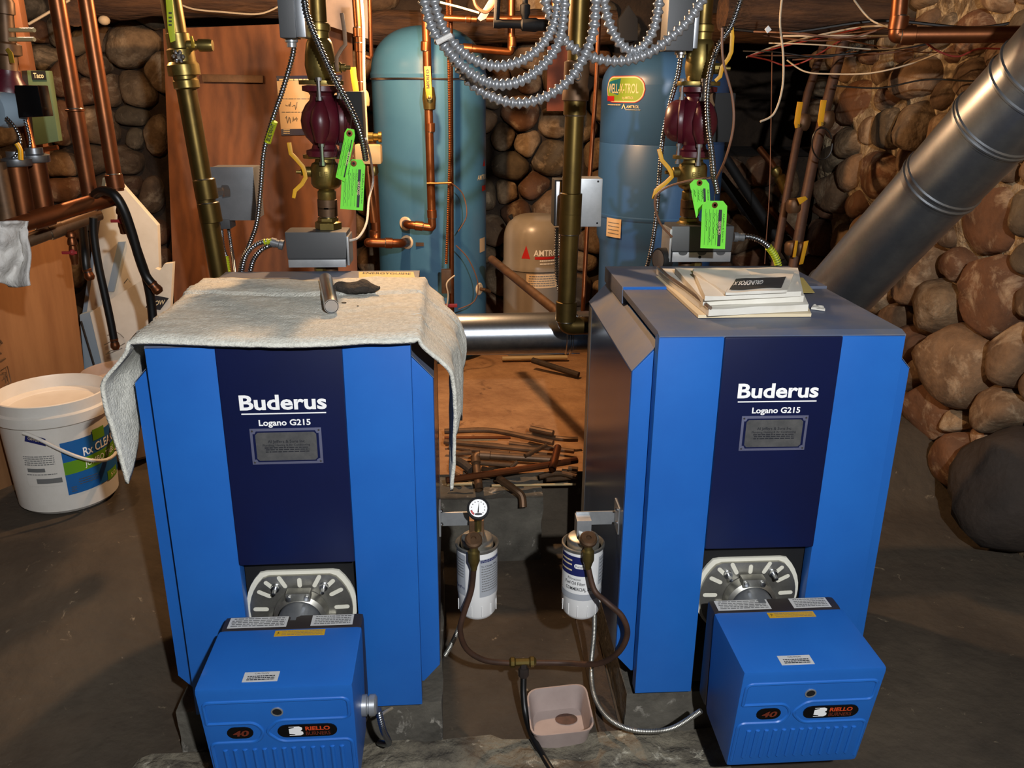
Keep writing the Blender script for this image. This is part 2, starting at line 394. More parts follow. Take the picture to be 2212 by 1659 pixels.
# back wall (plane y = 4.6)
YB = 4.6
LB = [(132,71,38,33),(90,72,30,25),(165,92,22,36),(100,125,38,32),(140,165,34,52),(203,145,38,32),(215,82,20,30),(290,100,55,48,15),(298,190,38,38),(235,192,28,38,10),(192,195,28,33),
 (291,250,52,19),(140,268,20,60),(213,268,46,42),(207,345,36,33),(134,357,34,28),(142,405,40,26),(273,347,30,30),(293,300,15,22),(278,400,26,22),(340,290,22,40),(152,573,28,58),(330,420,20,34),(160,490,24,26),
 (60,170,26,40),(75,260,24,34),(40,110,26,34),(90,330,22,26),(255,30,40,16),(190,40,18,18),
 (1120,250,38,34),(1140,312,34,28),(1090,292,24,30),(1192,268,28,28),(1182,338,42,34),(1108,362,40,34),(1150,402,48,28),(1098,412,28,30),(1182,444,50,28),(1260,268,24,42),(1285,332,18,36),(1270,420,20,30),(1290,238,14,40),
 (1000,100,60,26,12),(1060,88,28,18),(1105,66,38,20),(1150,118,30,28),(1142,178,24,20),(1080,168,18,20),(1200,170,24,30),(1290,130,24,28),(1268,88,18,18),(1340,66,36,22),(1250,470,18,34),(930,52,40,14,-8),(1180,60,30,26),
 (1640,450,36,40),(1602,505,46,40),(1690,400,26,38),(1700,470,26,30),(1650,372,40,28),(1620,560,40,30)]
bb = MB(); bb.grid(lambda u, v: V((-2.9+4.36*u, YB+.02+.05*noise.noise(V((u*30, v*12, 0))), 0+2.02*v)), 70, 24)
def win_b(u, v):
    d = V((u, YB, v))-V((0, 0, CAMH)); z = d.dot(_f); px = CX+FPX*d.dot(_r)/z; py = CY-FPX*d.dot(_u)/z
    return -60 < px < 352 and py < 700 or 1040 < px < 1310 and -30 < py < 690 or 1545 < px < 1790 and 345 < py < 620 or 760 < px < 830 and py < 640
bb.grid(lambda u, v: V((1.46+.55*u, YB+.02+.05*noise.noise(V((u*4, v*6, 3))), 1.17*v)), 10, 14)
bb.grid(lambda u, v: V((1.44+.02*math.sin(v*9), YB+.9*u, 1.1+.92*v)), 6, 6); bb.grid(lambda u, v: V((1.4+1.6*u, YB+.9, .9+1.12*v)), 6, 6); bb.grid(lambda u, v: V((1.4+1.6*u, YB+.9*v, 1.17)), 6, 6)
bb.grid(lambda u, v: V((2.9, 4.1+1.5*u, 2.02*v)), 6, 6); bb.grid(lambda u, v: V((1.86+1.1*u, 4.2+.02*math.sin(v*11), 2.02*v)), 6, 6)
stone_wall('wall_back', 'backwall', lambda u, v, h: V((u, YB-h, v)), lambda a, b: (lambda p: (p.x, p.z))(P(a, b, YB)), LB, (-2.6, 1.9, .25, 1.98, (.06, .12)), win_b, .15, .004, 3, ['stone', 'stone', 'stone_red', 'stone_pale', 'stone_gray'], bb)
# right wall (plane x = 1.85)
XR = 1.86
LR = [(1861,227,42,44),(2010,172,40,44,0,1.3),(2116,166,34,39),(2005,266,33,52,15,1.3),(1930,277,40,36),(1850,305,34,31),(1927,213,24,24),(1922,158,28,24),(1813,269,17,28),(1811,347,30,27),(1855,374,26,36),(1910,380,42,42),
 (1813,413,39,39),(1862,440,27,26),(1975,345,22,26),(1778,194,17,22),(1775,235,14,24),(1788,130,26,18),(1966,110,46,20,-15),(1890,118,28,17),(2080,118,34,17),
 (2150,472,95,74,0,.7),(2064,512,58,20,18),(1993,592,44,56,-8,1.2),(2077,574,42,34),(2052,660,46,56,15,1.2),(2150,645,66,90,-8,1.2),(1920,640,56,30,-18),(1950,692,44,30),(2008,693,22,25),(2092,782,78,82,0,1.2),(2200,768,32,66),(1983,745,38,38),
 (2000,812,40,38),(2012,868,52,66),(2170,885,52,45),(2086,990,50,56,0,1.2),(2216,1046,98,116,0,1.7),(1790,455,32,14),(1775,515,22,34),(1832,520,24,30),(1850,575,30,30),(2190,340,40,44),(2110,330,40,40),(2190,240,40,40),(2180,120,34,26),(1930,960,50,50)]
rb = MB(); rb.grid(lambda u, v: V((XR-.026+.05*(1-ss(.35, .6, v))+.05*noise.noise(V((u*24, v*12, 7))), .6+3.6*u, 2.02*v)), 90, 44)
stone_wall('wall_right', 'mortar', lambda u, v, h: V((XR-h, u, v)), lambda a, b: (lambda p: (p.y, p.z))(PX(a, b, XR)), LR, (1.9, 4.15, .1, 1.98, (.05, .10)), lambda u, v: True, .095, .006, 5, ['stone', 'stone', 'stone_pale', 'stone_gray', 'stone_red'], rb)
lb = MB(); lb.grid(lambda u, v: V((-2.62, -.5+5.2*u, 2.02*v)), 20, 8)
struct(lb.build('wall_left', 'backwall'))
# concrete step in front of the dirt, pads under the boilers, kerb in the foreground
def lump(mb_args, name, m, amp=.01, nx=18, sd=0):
    x0, x1, y0, y1, z0, z1 = mb_args
    b = MB(); b.box(*mb_args); me = b.build(name, m); bm = bmesh.new(); bm.from_mesh(me.data)
    bmesh.ops.subdivide_edges(bm, edges=bm.edges, cuts=nx, use_grid_fill=True)
    o = me.location
    for v in bm.verts:
        p = v.co+o; q = V((noise.noise(p*9+V((sd, 0, 0))), noise.noise(p*9+V((0, sd+5, 0))), noise.noise(p*9+V((3, 0, sd)))))+.6*V((noise.noise(p*31), noise.noise(p*31+V((7, 0, 0))), noise.noise(p*31+V((0, 9, 0))))); v.co += q*amp
    bm.to_mesh(me.data); bm.free()
    for f in me.data.polygons: f.use_smooth = True
    return me
struct(lump((-.12, .275, 2.44, 2.62, -.03, .235), 'trim_1', 'concrete', .008, 16, 2))['label'] = 'old concrete step behind the boilers'
struct(lump((-.66, -.045, 1.63, 2.32, -.03, .118), 'trim_2', 'concrete', .004, 16, 3))['label'] = 'concrete pad under the left boiler'
struct(lump((.40, 1.0, 1.63, 2.32, -.03, .118), 'trim_3', 'concrete', .004, 16, 4))['label'] = 'concrete pad under the right boiler'
struct(lump((-.75, .62, 1.28, 1.605, -.06, .022), 'trim_4', 'concrete_rough', .016, 34, 5))['label'] = 'rough concrete kerb in the foreground'
# ceiling joists and logs
def log(name, a, b, r, label, m='log'):
    pts = [V(a).lerp(V(b), i/14) for i in range(15)]; mb = MB(); mb.tube(pts, [r*(1+.12*noise.noise(V((i*.5, r*50, 1)))) for i in range(15)], 14)
    for v in mb.v: v += V((0, noise.noise(v*5)*.02, noise.noise(v*6+V((3, 3, 3)))*.015))
    o = mb.build(name, m, ang=1.2); return tag(o, label, 'beam')
log('log_beam', P(150, 25, 4.25)+V((0, 0, .05)), P(640, 10, 4.25)+V((0, 0, .02)), .075, 'bark-brown log beam along the ceiling above the plywood sheet')
log('log_beam', P(700, 60, 4.4), P(1330, 58, 4.4), .075, 'log beam on the back wall top behind the tanks')
log('log_beam', P(1560, 20, 3.6), P(2300, 40, 3.6), .08, 'log beam crossing above the right stone wall')
log('log_beam', P(1480, 60, 4.3), P(1800, 62, 4.3), .07, 'short dark log over the black opening at right')
tag(MB().tube([P(138, 28, 4.3), P(160, 30, 4.1)], .052, 18).build('log_end', 'log'), 'round sawn log end in the upper left of the stone wall', 'log')
# ============================================================ BOILERS
ZT = 1.013
def boiler(ox, oy, ang, label, ztop, panel_bottom, right):
    ca, sa = math.cos(ang), math.sin(ang)
    T = lambda x, y, z: V((ox+x*ca-y*sa, oy+x*sa+y*ca, z))
    t = thing('oil_boiler', label, 'boiler', T(0, .3, .118))
    B = lambda *a: MB().box(*a, T=T)
    zt = ztop; zb = zt-.879; W = .2575; C = .1228
    B(-.235, .235, .06, .65, .122, zt-.03).build('inner_casing', 'boiler_dark', t)
    for s in (-1, 1):
        B(*sorted((s*C, s*W)), 0, .034, zb, zt).build('front_panel', 'blue', t, bevel=.002)
        prof = [(.246, -.03), (.30, -.088), (.30, -.80), (.262, -.845), (.236, -.845), (.236, -.03)]
        fr = [T(s*x, .040, zt+z) for x, z in prof]
        w = MB().prism(fr, T(0, .66, 0)-T(0, .040, 0)).build('side_panel', 'blue', t, bevel=.0015)
        # painted hood face with its dull top, folded over the side
        a = [T(s*.2485, .041, zt-.028), T(s*.3015, .041, zt-.0865), T(s*.3015, .661, zt-.0865), T(s*.2485, .661, zt-.028)]
        if s > 0: a.reverse()
        MB().prism(a, V((0, 0, -.002))).build('hood_top', 'blue_top', w)
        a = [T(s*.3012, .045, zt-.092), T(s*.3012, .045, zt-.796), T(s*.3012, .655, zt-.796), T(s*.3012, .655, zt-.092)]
        MB().prism(a, T(-s*.0012, 0, 0)-T(0, 0, 0)).build('side_sheet', 'side_gloss_shaded', w)
        a = [T(s*.3018, .60, zt-.095), T(s*.3018, .60, zt-.79), T(s*.3018, .652, zt-.79), T(s*.3018, .652, zt-.095)]
        MB().prism(a, T(-s*.0012, 0, 0)-T(0, 0, 0)).build('edge_strip', 'relay_gray', w)
    B(-C, C, -.006, .03, panel_bottom, zt-.002).build('center_panel', 'navy', t, bevel=.004)
    B(-C, C, .036, .06, zb, panel_bottom+.02).build('burner_recess', 'black', t)
    MB().prism([T(-W, 0, zt), T(W, 0, zt), T(W, .02, zt+.006), T(-W, .02, zt+.006)], V((0, 0, -.004))).build('top_lip', 'blue_top', t)
    B(-W, W, .02, .40, zt-.01, zt+.006).build('front_cover', 'blue_top', t, bevel=.0015)
    B(-W-.002, W+.002, .402, .665, zt-.03, zt+.012).build('rear_cover', 'blue_top', t, bevel=.0015)
    MB().prism([T(-W, .3985, zt+.0065), T(-.06, .3985, zt+.0065), T(-.06, .403, zt+.0125), T(-W, .403, zt+.0125)], V((0, 0, -.004))).build('cover_edge', 'blue', t)
    # print
    fn = frame(T(0, -.0065, zt-.135), T(1, 0, 0)-T(0, 0, 0), V((0, 0, 1)))
    at = lambda v0: (lambda u, v: fn(u, v+v0))
    k = .005 if not right else 0
    text('Buderus', at(.018), .172, .031, 'white_print', t, bold=.028)
    rect(at(0), -.084, .084, -.008, -.0055).build('underline', 'white_print', t)
    text('Logano G215', at(-.026), .103, .0128, 'white_print', t, bold=.024)
    pl = rect(at(-.0785), -.0715, .0715, -.0395, .0395, .0015).build('name_plate', 'plate_edge', t, bevel=.0004)
    f2 = lambda u, v: fn(u, v-.0785, .0012)
    MB().prism([f2(*p) for p in [(-.059, -.034), (.059, -.034), (.059, -.031), (.064, -.028), (.066, -.028), (.066, .028), (.062, .028), (.059, .034), (-.059, .034), (-.062, .028), (-.066, .028), (-.066, -.028), (-.062, -.028)]], T(0, .0003, 0)-T(0, 0, 0)).build('plate_border', 'navy', pl)
    f3 = lambda u, v: fn(u, v-.0785, .0016)
    MB().prism([f3(*p) for p in [(-.056, -.031), (.056, -.031), (.061, -.026), (.061, .026), (.056, .031), (-.056, .031), (-.061, .026), (-.061, -.026)]], T(0, .0003, 0)-T(0, 0, 0)).build('plate_face', 'plate', pl)
    f4 = lambda v0: (lambda u, v: fn(u, v+v0-.0785, .0022))
    text('Al Jeffers & Sons Inc', f4(.0115), .074, .0062, 'dark_print', pl, bold=.012)
    text('Plumbing, Heating & Air Conditioning', f4(.0035), .095, .0045, 'dark_print', pl, bold=.01)
    bars(f4(0), [-.0035, -.0078, -.0125], -.045, .045, .0022, 'dark_print', pl, seed=3)
    for sx in (-1, 1):
        for sy in (-1, 1): MB().lathe(fn(sx*.0665, -.0785+sy*.0345, .001), T(0, -1, 0)-T(0, 0, 0), [(.0025, 0), (.002, .001), (0, .0012)], 8).build('screw', 'steel', pl)
    return t, T
bl, TL = boiler(-.347, 1.606, .010, 'blue steel oil boiler at left under the dirty white towel', 1.009, P(640, 1218, 1.60).z, False)
br, TR = boiler(.670, 1.604, -.010, 'blue steel oil boiler at right with papers on its top', 1.018, P(1640, 1183, 1.60).z, True)
# energy label at the back of the left boiler's top
a = [PZ(x, y, 1.0215) for x, y in [(775, 600), (897, 602), (893, 587), (775, 587)]]
es = MB().prism(a, V((0, 0, -.0006))).build('energy_label', 'sticker', bl)
fn = frame((a[0]+a[1]+a[2]+a[3])/4+V((0, .018, .0006)), a[1]-a[0], V((0, 1, 0)))
text('ENERGYGUIDE', fn, .13, .02, 'dark_print', es, bold=.01)
a = [PZ(x, y, 1.0305) for x, y in [(1735, 600), (1760, 632), (1700, 632), (1640, 588)]]
MB().prism(a, V((0, 0, -.0006))).build('energy_label', 'sticker', br)
# ------------------------------------------------------------ burners
def burner(c, label, T, zc):
    cx, yf, yr, zb, zt, hw = c
    t = thing('oil_burner', label, 'burner', V((cx, (yf+yr)/2, zb)))
    # hood: slightly narrower at the foot, leaning back, rounded edges
    F = [V((cx-hw+.004, yf+.045, zb)), V((cx+hw-.004, yf+.045, zb)), V((cx+hw, yf, zt)), V((cx-hw, yf, zt))]
    b = MB().hexa([F[0], F[1], V((cx+hw-.004, yr, zb+.01)), V((cx-hw+.004, yr, zb+.01)), F[3], F[2], V((cx+hw, yr, zt)), V((cx-hw, yr, zt))])
    hood = b.build('hood', 'blue', t, bevel=.011)
    fo = (F[0]+F[1]+F[2]+F[3])/4; ex = V((1, 0, 0)); ey = (F[3]-F[0]); H = ey.length; ey = V((0, ey.y, ey.z)).normalized()
    fn = frame(fo, ex, ey, .0004)
    def ridge(pts, name='ridge', r=.0042):
        MB().tube([fn(u, v, -.0012) for u, v in pts], r, 8).build(name, 'blue', hood)
    w = hw-.012
    ridge(bend([V((-w, .048, 0)), V((-w, .102, 0)), V((w, .102, 0)), V((w, .048, 0)), V((.03, .048, 0)), V((.015, .02, 0)), V((.03, -.012, 0)), V((w, -.012, 0)), V((w, -.118, 0))], .012) and [(p.x, p.y) for p in bend([V((-w, .046, 0)), V((-w, .104, 0)), V((w, .104, 0)), V((w, .050, 0)), V((-.002, .050, 0)), V((-.028, .020, 0)), V((-.002, -.010, 0)), V((w, -.010, 0)), V((w, -.118, 0))], .014)])
    ridge([(p.x, p.y) for p in bend([V((-w, .046, 0)), V((-.045, .046, 0)), V((-.030, .020, 0)), V((-.045, -.008, 0)), V((-w, -.008, 0)), V((-w, -.118, 0))], .014)])
    rib0 = None
    for k in range(13):
        u = -w+.024+k*(2*w-.045)/12
        if rib0 is None: rib0 = MB().tube([fn(u, -.028, -.004), fn(u, -.0285, -.0008), fn(u, -.108, -.0008), fn(u, -.1085, -.004)], [.002, .0052, .0052, .002], 8).build('rib', 'blue', hood); u0 = u
        else:
            q = rib0.copy(); COL.objects.link(q); q.location = V((u-u0, 0, 0))
    bd = MB().prism(pill(lambda u, v: fn(.052+u, .020+v, .0022), .114, .034), V((0, .003, 0))).build('name_badge', 'black_gloss', hood)
    nb = MB().prism(pill(lambda u, v: fn(-.076+u, .020+v, .0016), .050, .031), V((0, .003, 0))).build('number_badge', 'black_gloss', hood)
    fb = lambda u0, v0: (lambda u, v: fn(u0+u, v0+v, .0024))
    text('RIELLO', fb(.072, .0265), .047, .0105, 'orange_print', bd, bold=.035)
    text('BURNERS', fb(.072, .0125), .047, .0098, 'dim_orange', bd, bold=.006)
    text('40', fb(-.076, .020), .030, .0155, 'dim_orange', nb, bold=.03, shear=.25)
    lg = MB(); g = fb(.031, .020)
    lg.add([g(*p) for p in [(-.014, .0128), (.006, .0128), (.0115, .0095), (.0115, .004), (.008, .0005), (.0125, -.003), (.0125, -.009), (.007, -.0125), (-.014, -.0125), (-.014, -.0108), (-.004, -.0108), (-.003, -.0088), (-.014, -.0070), (-.014, .0070), (-.004, .0088), (-.004, .0112), (-.014, .0112)]], [tuple(range(17))])
    lg.build('logo_mark', 'white_print', bd, smooth=False, recalc=False)
    MB().lathe(fn(.0, .074, .0002), -ex.cross(ey)*-1, [(.0115, 0), (.0115, .0016), (.009, .0018), (.009, .0004), (0, .0004)], 18).build('sight_hole_rim', 'relay_light', hood)
    MB().lathe(fn(.0, .074, .0006), ex.cross(ey), [(.0088, 0), (.0088, .0006), (0, .0006)], 16).build('sight_hole', 'black', hood)
    top = frame(V((cx, 0, zt)), V((1, 0, 0)), V((0, 1, 0)), .0009)
    lab = rect(lambda u, v: top(u, v), -.062, .004, yf+.018, yf+.046).build('caution_label', 'label_gray', hood)
    lf = lambda u, v: top(u, v, .0014)
    text('CAUTION', lambda u, v: lf(-.029+u, yf+.041+v), .026, .004, 'dark_print', lab)
    bars(lf, [yf+.022, yf+.027, yf+.032], -.056, -.002, .0026, 'dark_print', lab, seed=5)
    yl = rect(lambda u, v: top(u, v), -.030, .072, yr-.028, yr-.009).build('warning_label', 'yellow_label', hood)
    bars(lf, [yr-.025, yr-.020, yr-.015], -.018, .068, .0012, 'gray_print', yl, seed=6)
    MB().add([lf(*p) for p in [(-.026, yr-.025), (-.022, yr-.018), (-.025, yr-.018), (-.021, yr-.012), (-.0225, yr-.017), (-.0195, yr-.017)]], [tuple(range(6))]).build('spark_symbol', 'black', yl, smooth=False)
    rear = MB().box(cx-hw+.002, cx+hw-.002, yr+.001, yr+.05, zb+.02, zt-.002).build('rear_housing', 'boiler_dark', t, bevel=.01)
    for u0, u1, sd in ((-hw+.014, -.012, 8), (.038, hw-.022, 9)):
        l = rect(lambda u, v: top(u, v, -.0014), u0, u1, yr+.008, yr+.044).build('rating_label', 'label_gray', rear)
        bars(lambda u, v: top(u, v, -.0008), [yr+.012, yr+.018, yr+.024, yr+.030, yr+.037], u0+.005, u1-.005, .003, 'gray_print', l, seed=sd)
    # flange plate and blast tube, in front of the recess
    o = T(0, 0, 0); yo = o.y+.034; fx = o.x-.004
    pl = lambda u, v, d=0: V((fx+u, yo-d, zc+v))
    R = .122
    def disc(R, top_v, n=40): return [(R*math.sin(2*math.pi*i/n), min(R*math.cos(2*math.pi*i/n), top_v)) for i in range(n)]
    MB().prism([pl(u, v, .006) for u, v in disc(R, R*.73)], V((0, .008, 0))).build('gasket', 'gasket', t, bevel=.0015)
    fl = MB().prism([pl(u*1.0, v-.004, .014) for u, v in disc(R*.925, R*.70)], V((0, .008, 0))).build('flange_plate', 'alum', t, bevel=.0015)
    for a in (-88, -62, -46, -28, 0, 28, 46, 62, 88):
        q = math.radians(a); e = V((math.sin(q), 0, math.cos(q))); s = V((math.cos(q), 0, -math.sin(q))); c0 = pl(0, -.004, .0146)+e*R*(.56 if a == 0 else .66 if abs(a) == 28 else .73)
        MB().prism(pill(lambda u, v: c0+e*u+s*v, .024 if a == 0 else .034, .0095, 5), V((0, .0008, 0))).build('slot', 'gasket', fl)
    for s in (-1, 1):
        q = math.radians(s*44); c0 = pl(math.sin(q)*R*.62, math.cos(q)*R*.62, .014)
        MB().lathe(c0, (0, -1, -.08), [(.0105, 0), (.0105, .002), (.0095, .002), (.009, .009), (.0048, .009), (.0044, .026), (0, .027)], 12).build('stud', 'steel', fl)
    cl = MB(); n = 22; a0 = math.radians(-100); a1 = math.radians(100)
    prof = [(.047, .016), (.060, .016), (.058, .04), (.049, .046)]
    for i in range(n+1):
        a = a0+(a1-a0)*i/n
        for r, d in prof:
            r2 = r+(.010 if abs(math.degrees(a)) < 34 else 0)*(1 if r > .06 else 0); cl.v.append(pl(r2*math.sin(a), r2*math.cos(a)-.012, d))
    for i in range(n):
        for j in range(3): cl.f.append((i*4+j, i*4+j+1, i*4+j+5, i*4+j+4))
    cl.build('clamp_collar', 'alum', t)
    for s in (-1, 1):
        MB().box(fx+s*.063-.012, fx+s*.063+.012, yo-.048, yo-.014, zc-.05, zc-.018).build('clamp_lug', 'alum', t, bevel=.004)
        MB().lathe(pl(s*.019, .046, .047), (0, -1, 0), [(.006, 0), (.006, .004), (0, .005)], 8).build('bolt', 'steel', t)
    MB().box(fx-.027, fx+.027, yo-.046, yo-.02, zc+.034, zc+.056).build('clamp_bridge', 'alum', t, bevel=.005)
    MB().lathe(pl(0, -.012, .01), (0, -1, 0), [(.0465, 0), (.0465, yo-yr-.04)], 36).build('blast_tube', 'relay_gray', t)
    return t
b1 = burner((-.349, 1.315, 1.50, .155, .428, .147), 'blue burner with badge and ribs under the towel-covered boiler', TL, .392)
b2 = burner((.690, 1.305, 1.505, .158, .428, .144), 'blue burner with badge and ribs under the boiler that holds papers', TR, .393)
pg = MB(); pg.lathe((-.205, 1.44, .275), (1, 0, 0), [(.022, 0), (.022, .010), (.018, .012), (.018, .014), (.022, .016), (.022, .027), (.017, .031), (0, .032)], 20).build('plug_connector', 'relay_light', b1, bevel=0)
tag(corr([V((-.172, 1.44, .262)), V((-.165, 1.45, .20)), V((-.16, 1.50, .12)), V((-.19, 1.58, .05))], .0075, .006, 8).build('flexible_conduit', 'armor'), 'short metal conduit from the plug on the side of the left burner', 'conduit')
tag(MB().tube(spl([P(818, 1548, 1.52), P(836, 1535, 1.6), P(856, 1525, 1.66)], 5), .004, 8).build('thin_cable', 'wire_white'), 'thin pale cable beneath the right corner of the left boiler', 'cable')
# ------------------------------------------------------------ flue pipes
def ringpipe(mb, a, b, r, rings, n=40, bead=.004):
    a = V(a); b = V(b); L = (b-a).length; ax = (b-a)/L; prof = [(r, 0)]
    for t in sorted(rings):
        h = t*L; prof += [(r, h-.006), (r+bead, h-.003), (r+bead, h+.001), (r, h+.004)]
    prof.append((r, L)); return mb.lathe(a, ax, prof, n)
fl = thing('flue_pipe', 'wide galvanized flue pipe slanting up along the right stone wall', 'pipe', P(1800, 625, 2.42))
A = P(1806, 640, 2.44); Bq = P(2035, 392, 2.16); Cq = P(2150, 268, 2.03); Dq = P(2262, 155, 1.92); D2 = P(2420, -15, 1.78)
rr = .101
ringpipe(MB(), A, A.lerp(Bq, 1.0), rr, [.03]).build('pipe_section', 'galv_dull', fl)
ringpipe(MB(), Bq-(Cq-Bq)*.12, Cq, rr+.003, [.08, .16]).build('pipe_section', 'galv_dull', fl)
ringpipe(MB(), Cq-(Dq-Cq)*.1, Dq, rr+.006, [.06, .12, .75]).build('pipe_section', 'galv_dull', fl)
ringpipe(MB(), Dq-(D2-Dq)*.05, D2, rr+.009, [.05]).build('pipe_section', 'galv_dull', fl)
hf = thing('flue_pipe', 'shiny horizontal galvanized flue pipe between the two boilers', 'pipe', (.2, 2.55, .83))
ya = 2.56; Az = P(1000, 722, ya).z; Bz = P(1230, 718, ya).z
ringpipe(MB(), (-.34, ya, Az-.004), (P(1212, 720, ya).x, ya, Bz), .0655, []).build('pipe_section', 'galv', hf)
ringpipe(MB(), (P(1208, 720, ya).x, ya, Bz), (1.02, ya, Bz+.01), .0665, [.03, .05]).build('pipe_section', 'galv', hf)
MB().box(-.32, .40, ya-.004, ya+.004, Az-.0685, Az-.063).build('lock_seam', 'steel', hf)
MB().lathe((1.03, 2.5, .72), (0, 0, 1), [(.10, 0), (.10, .2)], 30).build('tee', 'galv_dull', fl)
# ------------------------------------------------------------ towel over the left boiler
def towel_pt(u, v):
    """u 0..1 left hem to right hem, v 0..1 front edge to back edge"""
    yf = -.022+.015*math.sin(u*9)+(.0 if .25 < u < .8 else -.004); y = yf+v*.515
    hl = .275*(1-v)**1.5+.03+.01*math.sin(v*14); hr = .31*max(0, 1-v*2.6)**.9+(.135 if .30 < v else .10)*ss(.05, .3, v)*(1-ss(.62, .85, v))+.05
    W = .262; top = ZT+.012+(.006 if v > .71 else 0)
    L = hl+2*W+hr; s = u*L
    wr = .0035*noise.noise(V((u*9, v*7, 1)))+.0018*noise.noise(V((u*30, v*24, 5)))
    if s < hl:
        d = hl-s; x = -W-.016-.058*ss(0, .1, d)*(1-v*.3); z = top-d; x -= .010*math.sin(v*11+d*14)*min(1, d*8); y += .09*d*(1-v)
    elif s > hl+2*W:
        d = s-hl-2*W; x = W+.012+.058*ss(0, .085, d)+.05*v*ss(0,.15,d); z = top-d; x += .008*math.sin(v*17+d*9)*min(1, d*8); y += .16*d
    else:
        x = -W-.012+(s-hl)*(2*W+.024)/(2*W); z = top
        if v < .05: z -= .010*(1-v/.05)**2
    z += abs(wr)+(.004*noise.noise(V((u*5, v*4, 9)))+.003 if hl < s < hl+2*W else 0); return TL(x+wr, y, z-.004)
tw = MB().grid(towel_pt, 130, 70).build('towel', 'towel', ang=2.5); tag(tw, 'dirty white terry towel draped over the top of the left boiler', 'towel')
sm = tw.modifiers.new('thick', 'SOLIDIFY'); sm.thickness = .007; sm.offset = 1
# on the towel
zt_ = 1.032
pa = PZ(716, 662, zt_+.014); pb = PZ(704, 603, zt_+.014); ax = (pb-pa).normalized()
tu = MB().lathe(pa, ax, [(.0135, 0), (.0158, 0), (.0160, .02), (.0160, (pb-pa).length-.02), (.0158, (pb-pa).length), (.0135, (pb-pa).length), (.0135, 0)], 28).build('metal_tube', 'steel')
tag(tu, 'short shiny metal tube offcut lying on the towel', 'tube')
rg = MB(); c = PZ(772, 636, zt_); n = 26
rgp = []
for i in range(n):
    for j in range(n): pass
def rag_pt(u, v):
    th = 2*math.pi*u; r = math.sin(math.pi*v); rx = .047*(1+.18*math.cos(2*th+.6)+.10*noise.noise(V((math.cos(th)*2, math.sin(th)*2, 3)))); ry = .032*(1+.12*math.sin(3*th))
    p = V((rx*r*math.cos(th), ry*r*math.sin(th), .014*math.cos(math.pi*v)))
    k = noise.noise(p*38)*.005+noise.noise(p*90)*.002
    return c+p+V((0, 0, .017+k+(.004 if v < .5 else 0)*math.sin(p.x*90)))
tag(rg.grid(rag_pt, 34, 20).build('work_rag', 'rag_dark', ang=2), 'crumpled dark grey rag on the towel beside the metal tube', 'rag')
for (x, y, r), l in zip([(743, 655, .0055), (773, 662, .0022)], ['small dark washer on the towel in front of the grey rag', 'tiny black bit on the towel right of the washer']):
    tag(MB().lathe(PZ(x, y, zt_), (0, 0, 1), [(r*.35, 0), (r, 0), (r, .002), (r*.35, .002)], 14).build('washer', 'black'), l, 'washer')
# ------------------------------------------------------------ papers on the right boiler
zp = 1.0255
def sheet(name, label, quad, z0, z1, m, wav=.003, sd=0, mb=None):
    q = [PZ(x, y, zp+z0) for x, y in quad]
    def fn(u, v, top=True):
        p = q[0].lerp(q[1], u).lerp(q[3].lerp(q[2], u), v); return p+V((0, 0, (z1-z0 if top else 0)+(noise.noise(V((u*3+sd, v*3, sd)))*wav+wav if top else 0)))
    b = MB(); n = 12
    b.grid(lambda u, v: fn(u, v), n, n); b.grid(lambda u, v: fn(u, v, False), n, n)
    k = (n+1)**2; rim = [i for i in range(n)]+[i*(n+1)+n for i in range(n)]+[n*(n+1)+n-i for i in range(n)]+[(n-i)*(n+1) for i in range(n)]
    for i in range(len(rim)): a, c = rim[i], rim[(i+1) % len(rim)]; b.f.append((a, c, c+k, a+k))
    return tag(b.build(name, m, ang=1), label, 'paper', 'papers on the right boiler'), fn
S1, f = sheet('document_folder', 'tan folder at the bottom of the pile on the right boiler', [(1508, 687), (1752, 684), (1718, 612), (1416, 602)], 0, .006, 'manila', .001, 1)
S2, f = sheet('plastic_sleeve', 'clear sleeve of leaflets second in the pile on the right boiler', [(1530, 683), (1745, 672), (1712, 598), (1418, 592)], .008, .020, 'paper', .003, 2)
tag(MB().tube(spl([f(.01, .0)+V((0, 0, .003)), f(.01, .35)+V((0, 0, .004)), f(.0, .7)+V((0, 0, .003)), f(.01, 1)+V((0, 0, .002))], 8), .005, 8).build('sleeve_fold', 'glass'), 'glossy folded plastic edge on the left of the paper pile', 'plastic')
S3, f3 = sheet('printed_manual', 'white manual third in the pile with wavy front edge', [(1518, 660), (1735, 652), (1722, 590), (1457, 590)], .024, .034, 'paper', .004, 3)
bars(lambda u, v: f3(u, v)+V((0, 0, .0012)), [.2, .3, .4, .5, .6, .75], .1, .8, .012, 'gray_print', S3, seed=2)
S4, f4 = sheet('printed_manual', 'white manual fourth in the pile with creased pages', [(1522, 650), (1730, 640), (1712, 590), (1496, 590)], .038, .045, 'paper', .004, 5)
S5, f5 = sheet('instruction_leaflet', 'white leaflet with dark band lettered upside down on top of the papers', [(1567, 638), (1700, 632), (1715, 594), (1590, 600)], .050, .053, 'paper', .003, 8)
g5 = lambda u, v: f5(u, v)+V((0, 0, .0016))
bd = MB().grid(lambda u, v: g5(.04+.85*u, .1+.62*v), 10, 6).build('dark_band', 'relay_dark', S5)
text('GRUNDFOS X', lambda u, v: f5(.30-u, .40-v)+V((0, 0, .0035)), .48, .22, 'white_print', bd, bold=.02)
S6, f6 = sheet('loose_page', 'loose creamy page leaning on the leaflet at the back of the papers', [(1566, 637), (1640, 618), (1608, 588), (1497, 592)], .048, .0495, 'paper', .006, 11)
sheet('paper_slip', 'small paper slip on the right boiler right of the pile', [(1752, 668), (1782, 672), (1778, 664), (1756, 662)], 0, .001, 'paper', .003, 13)
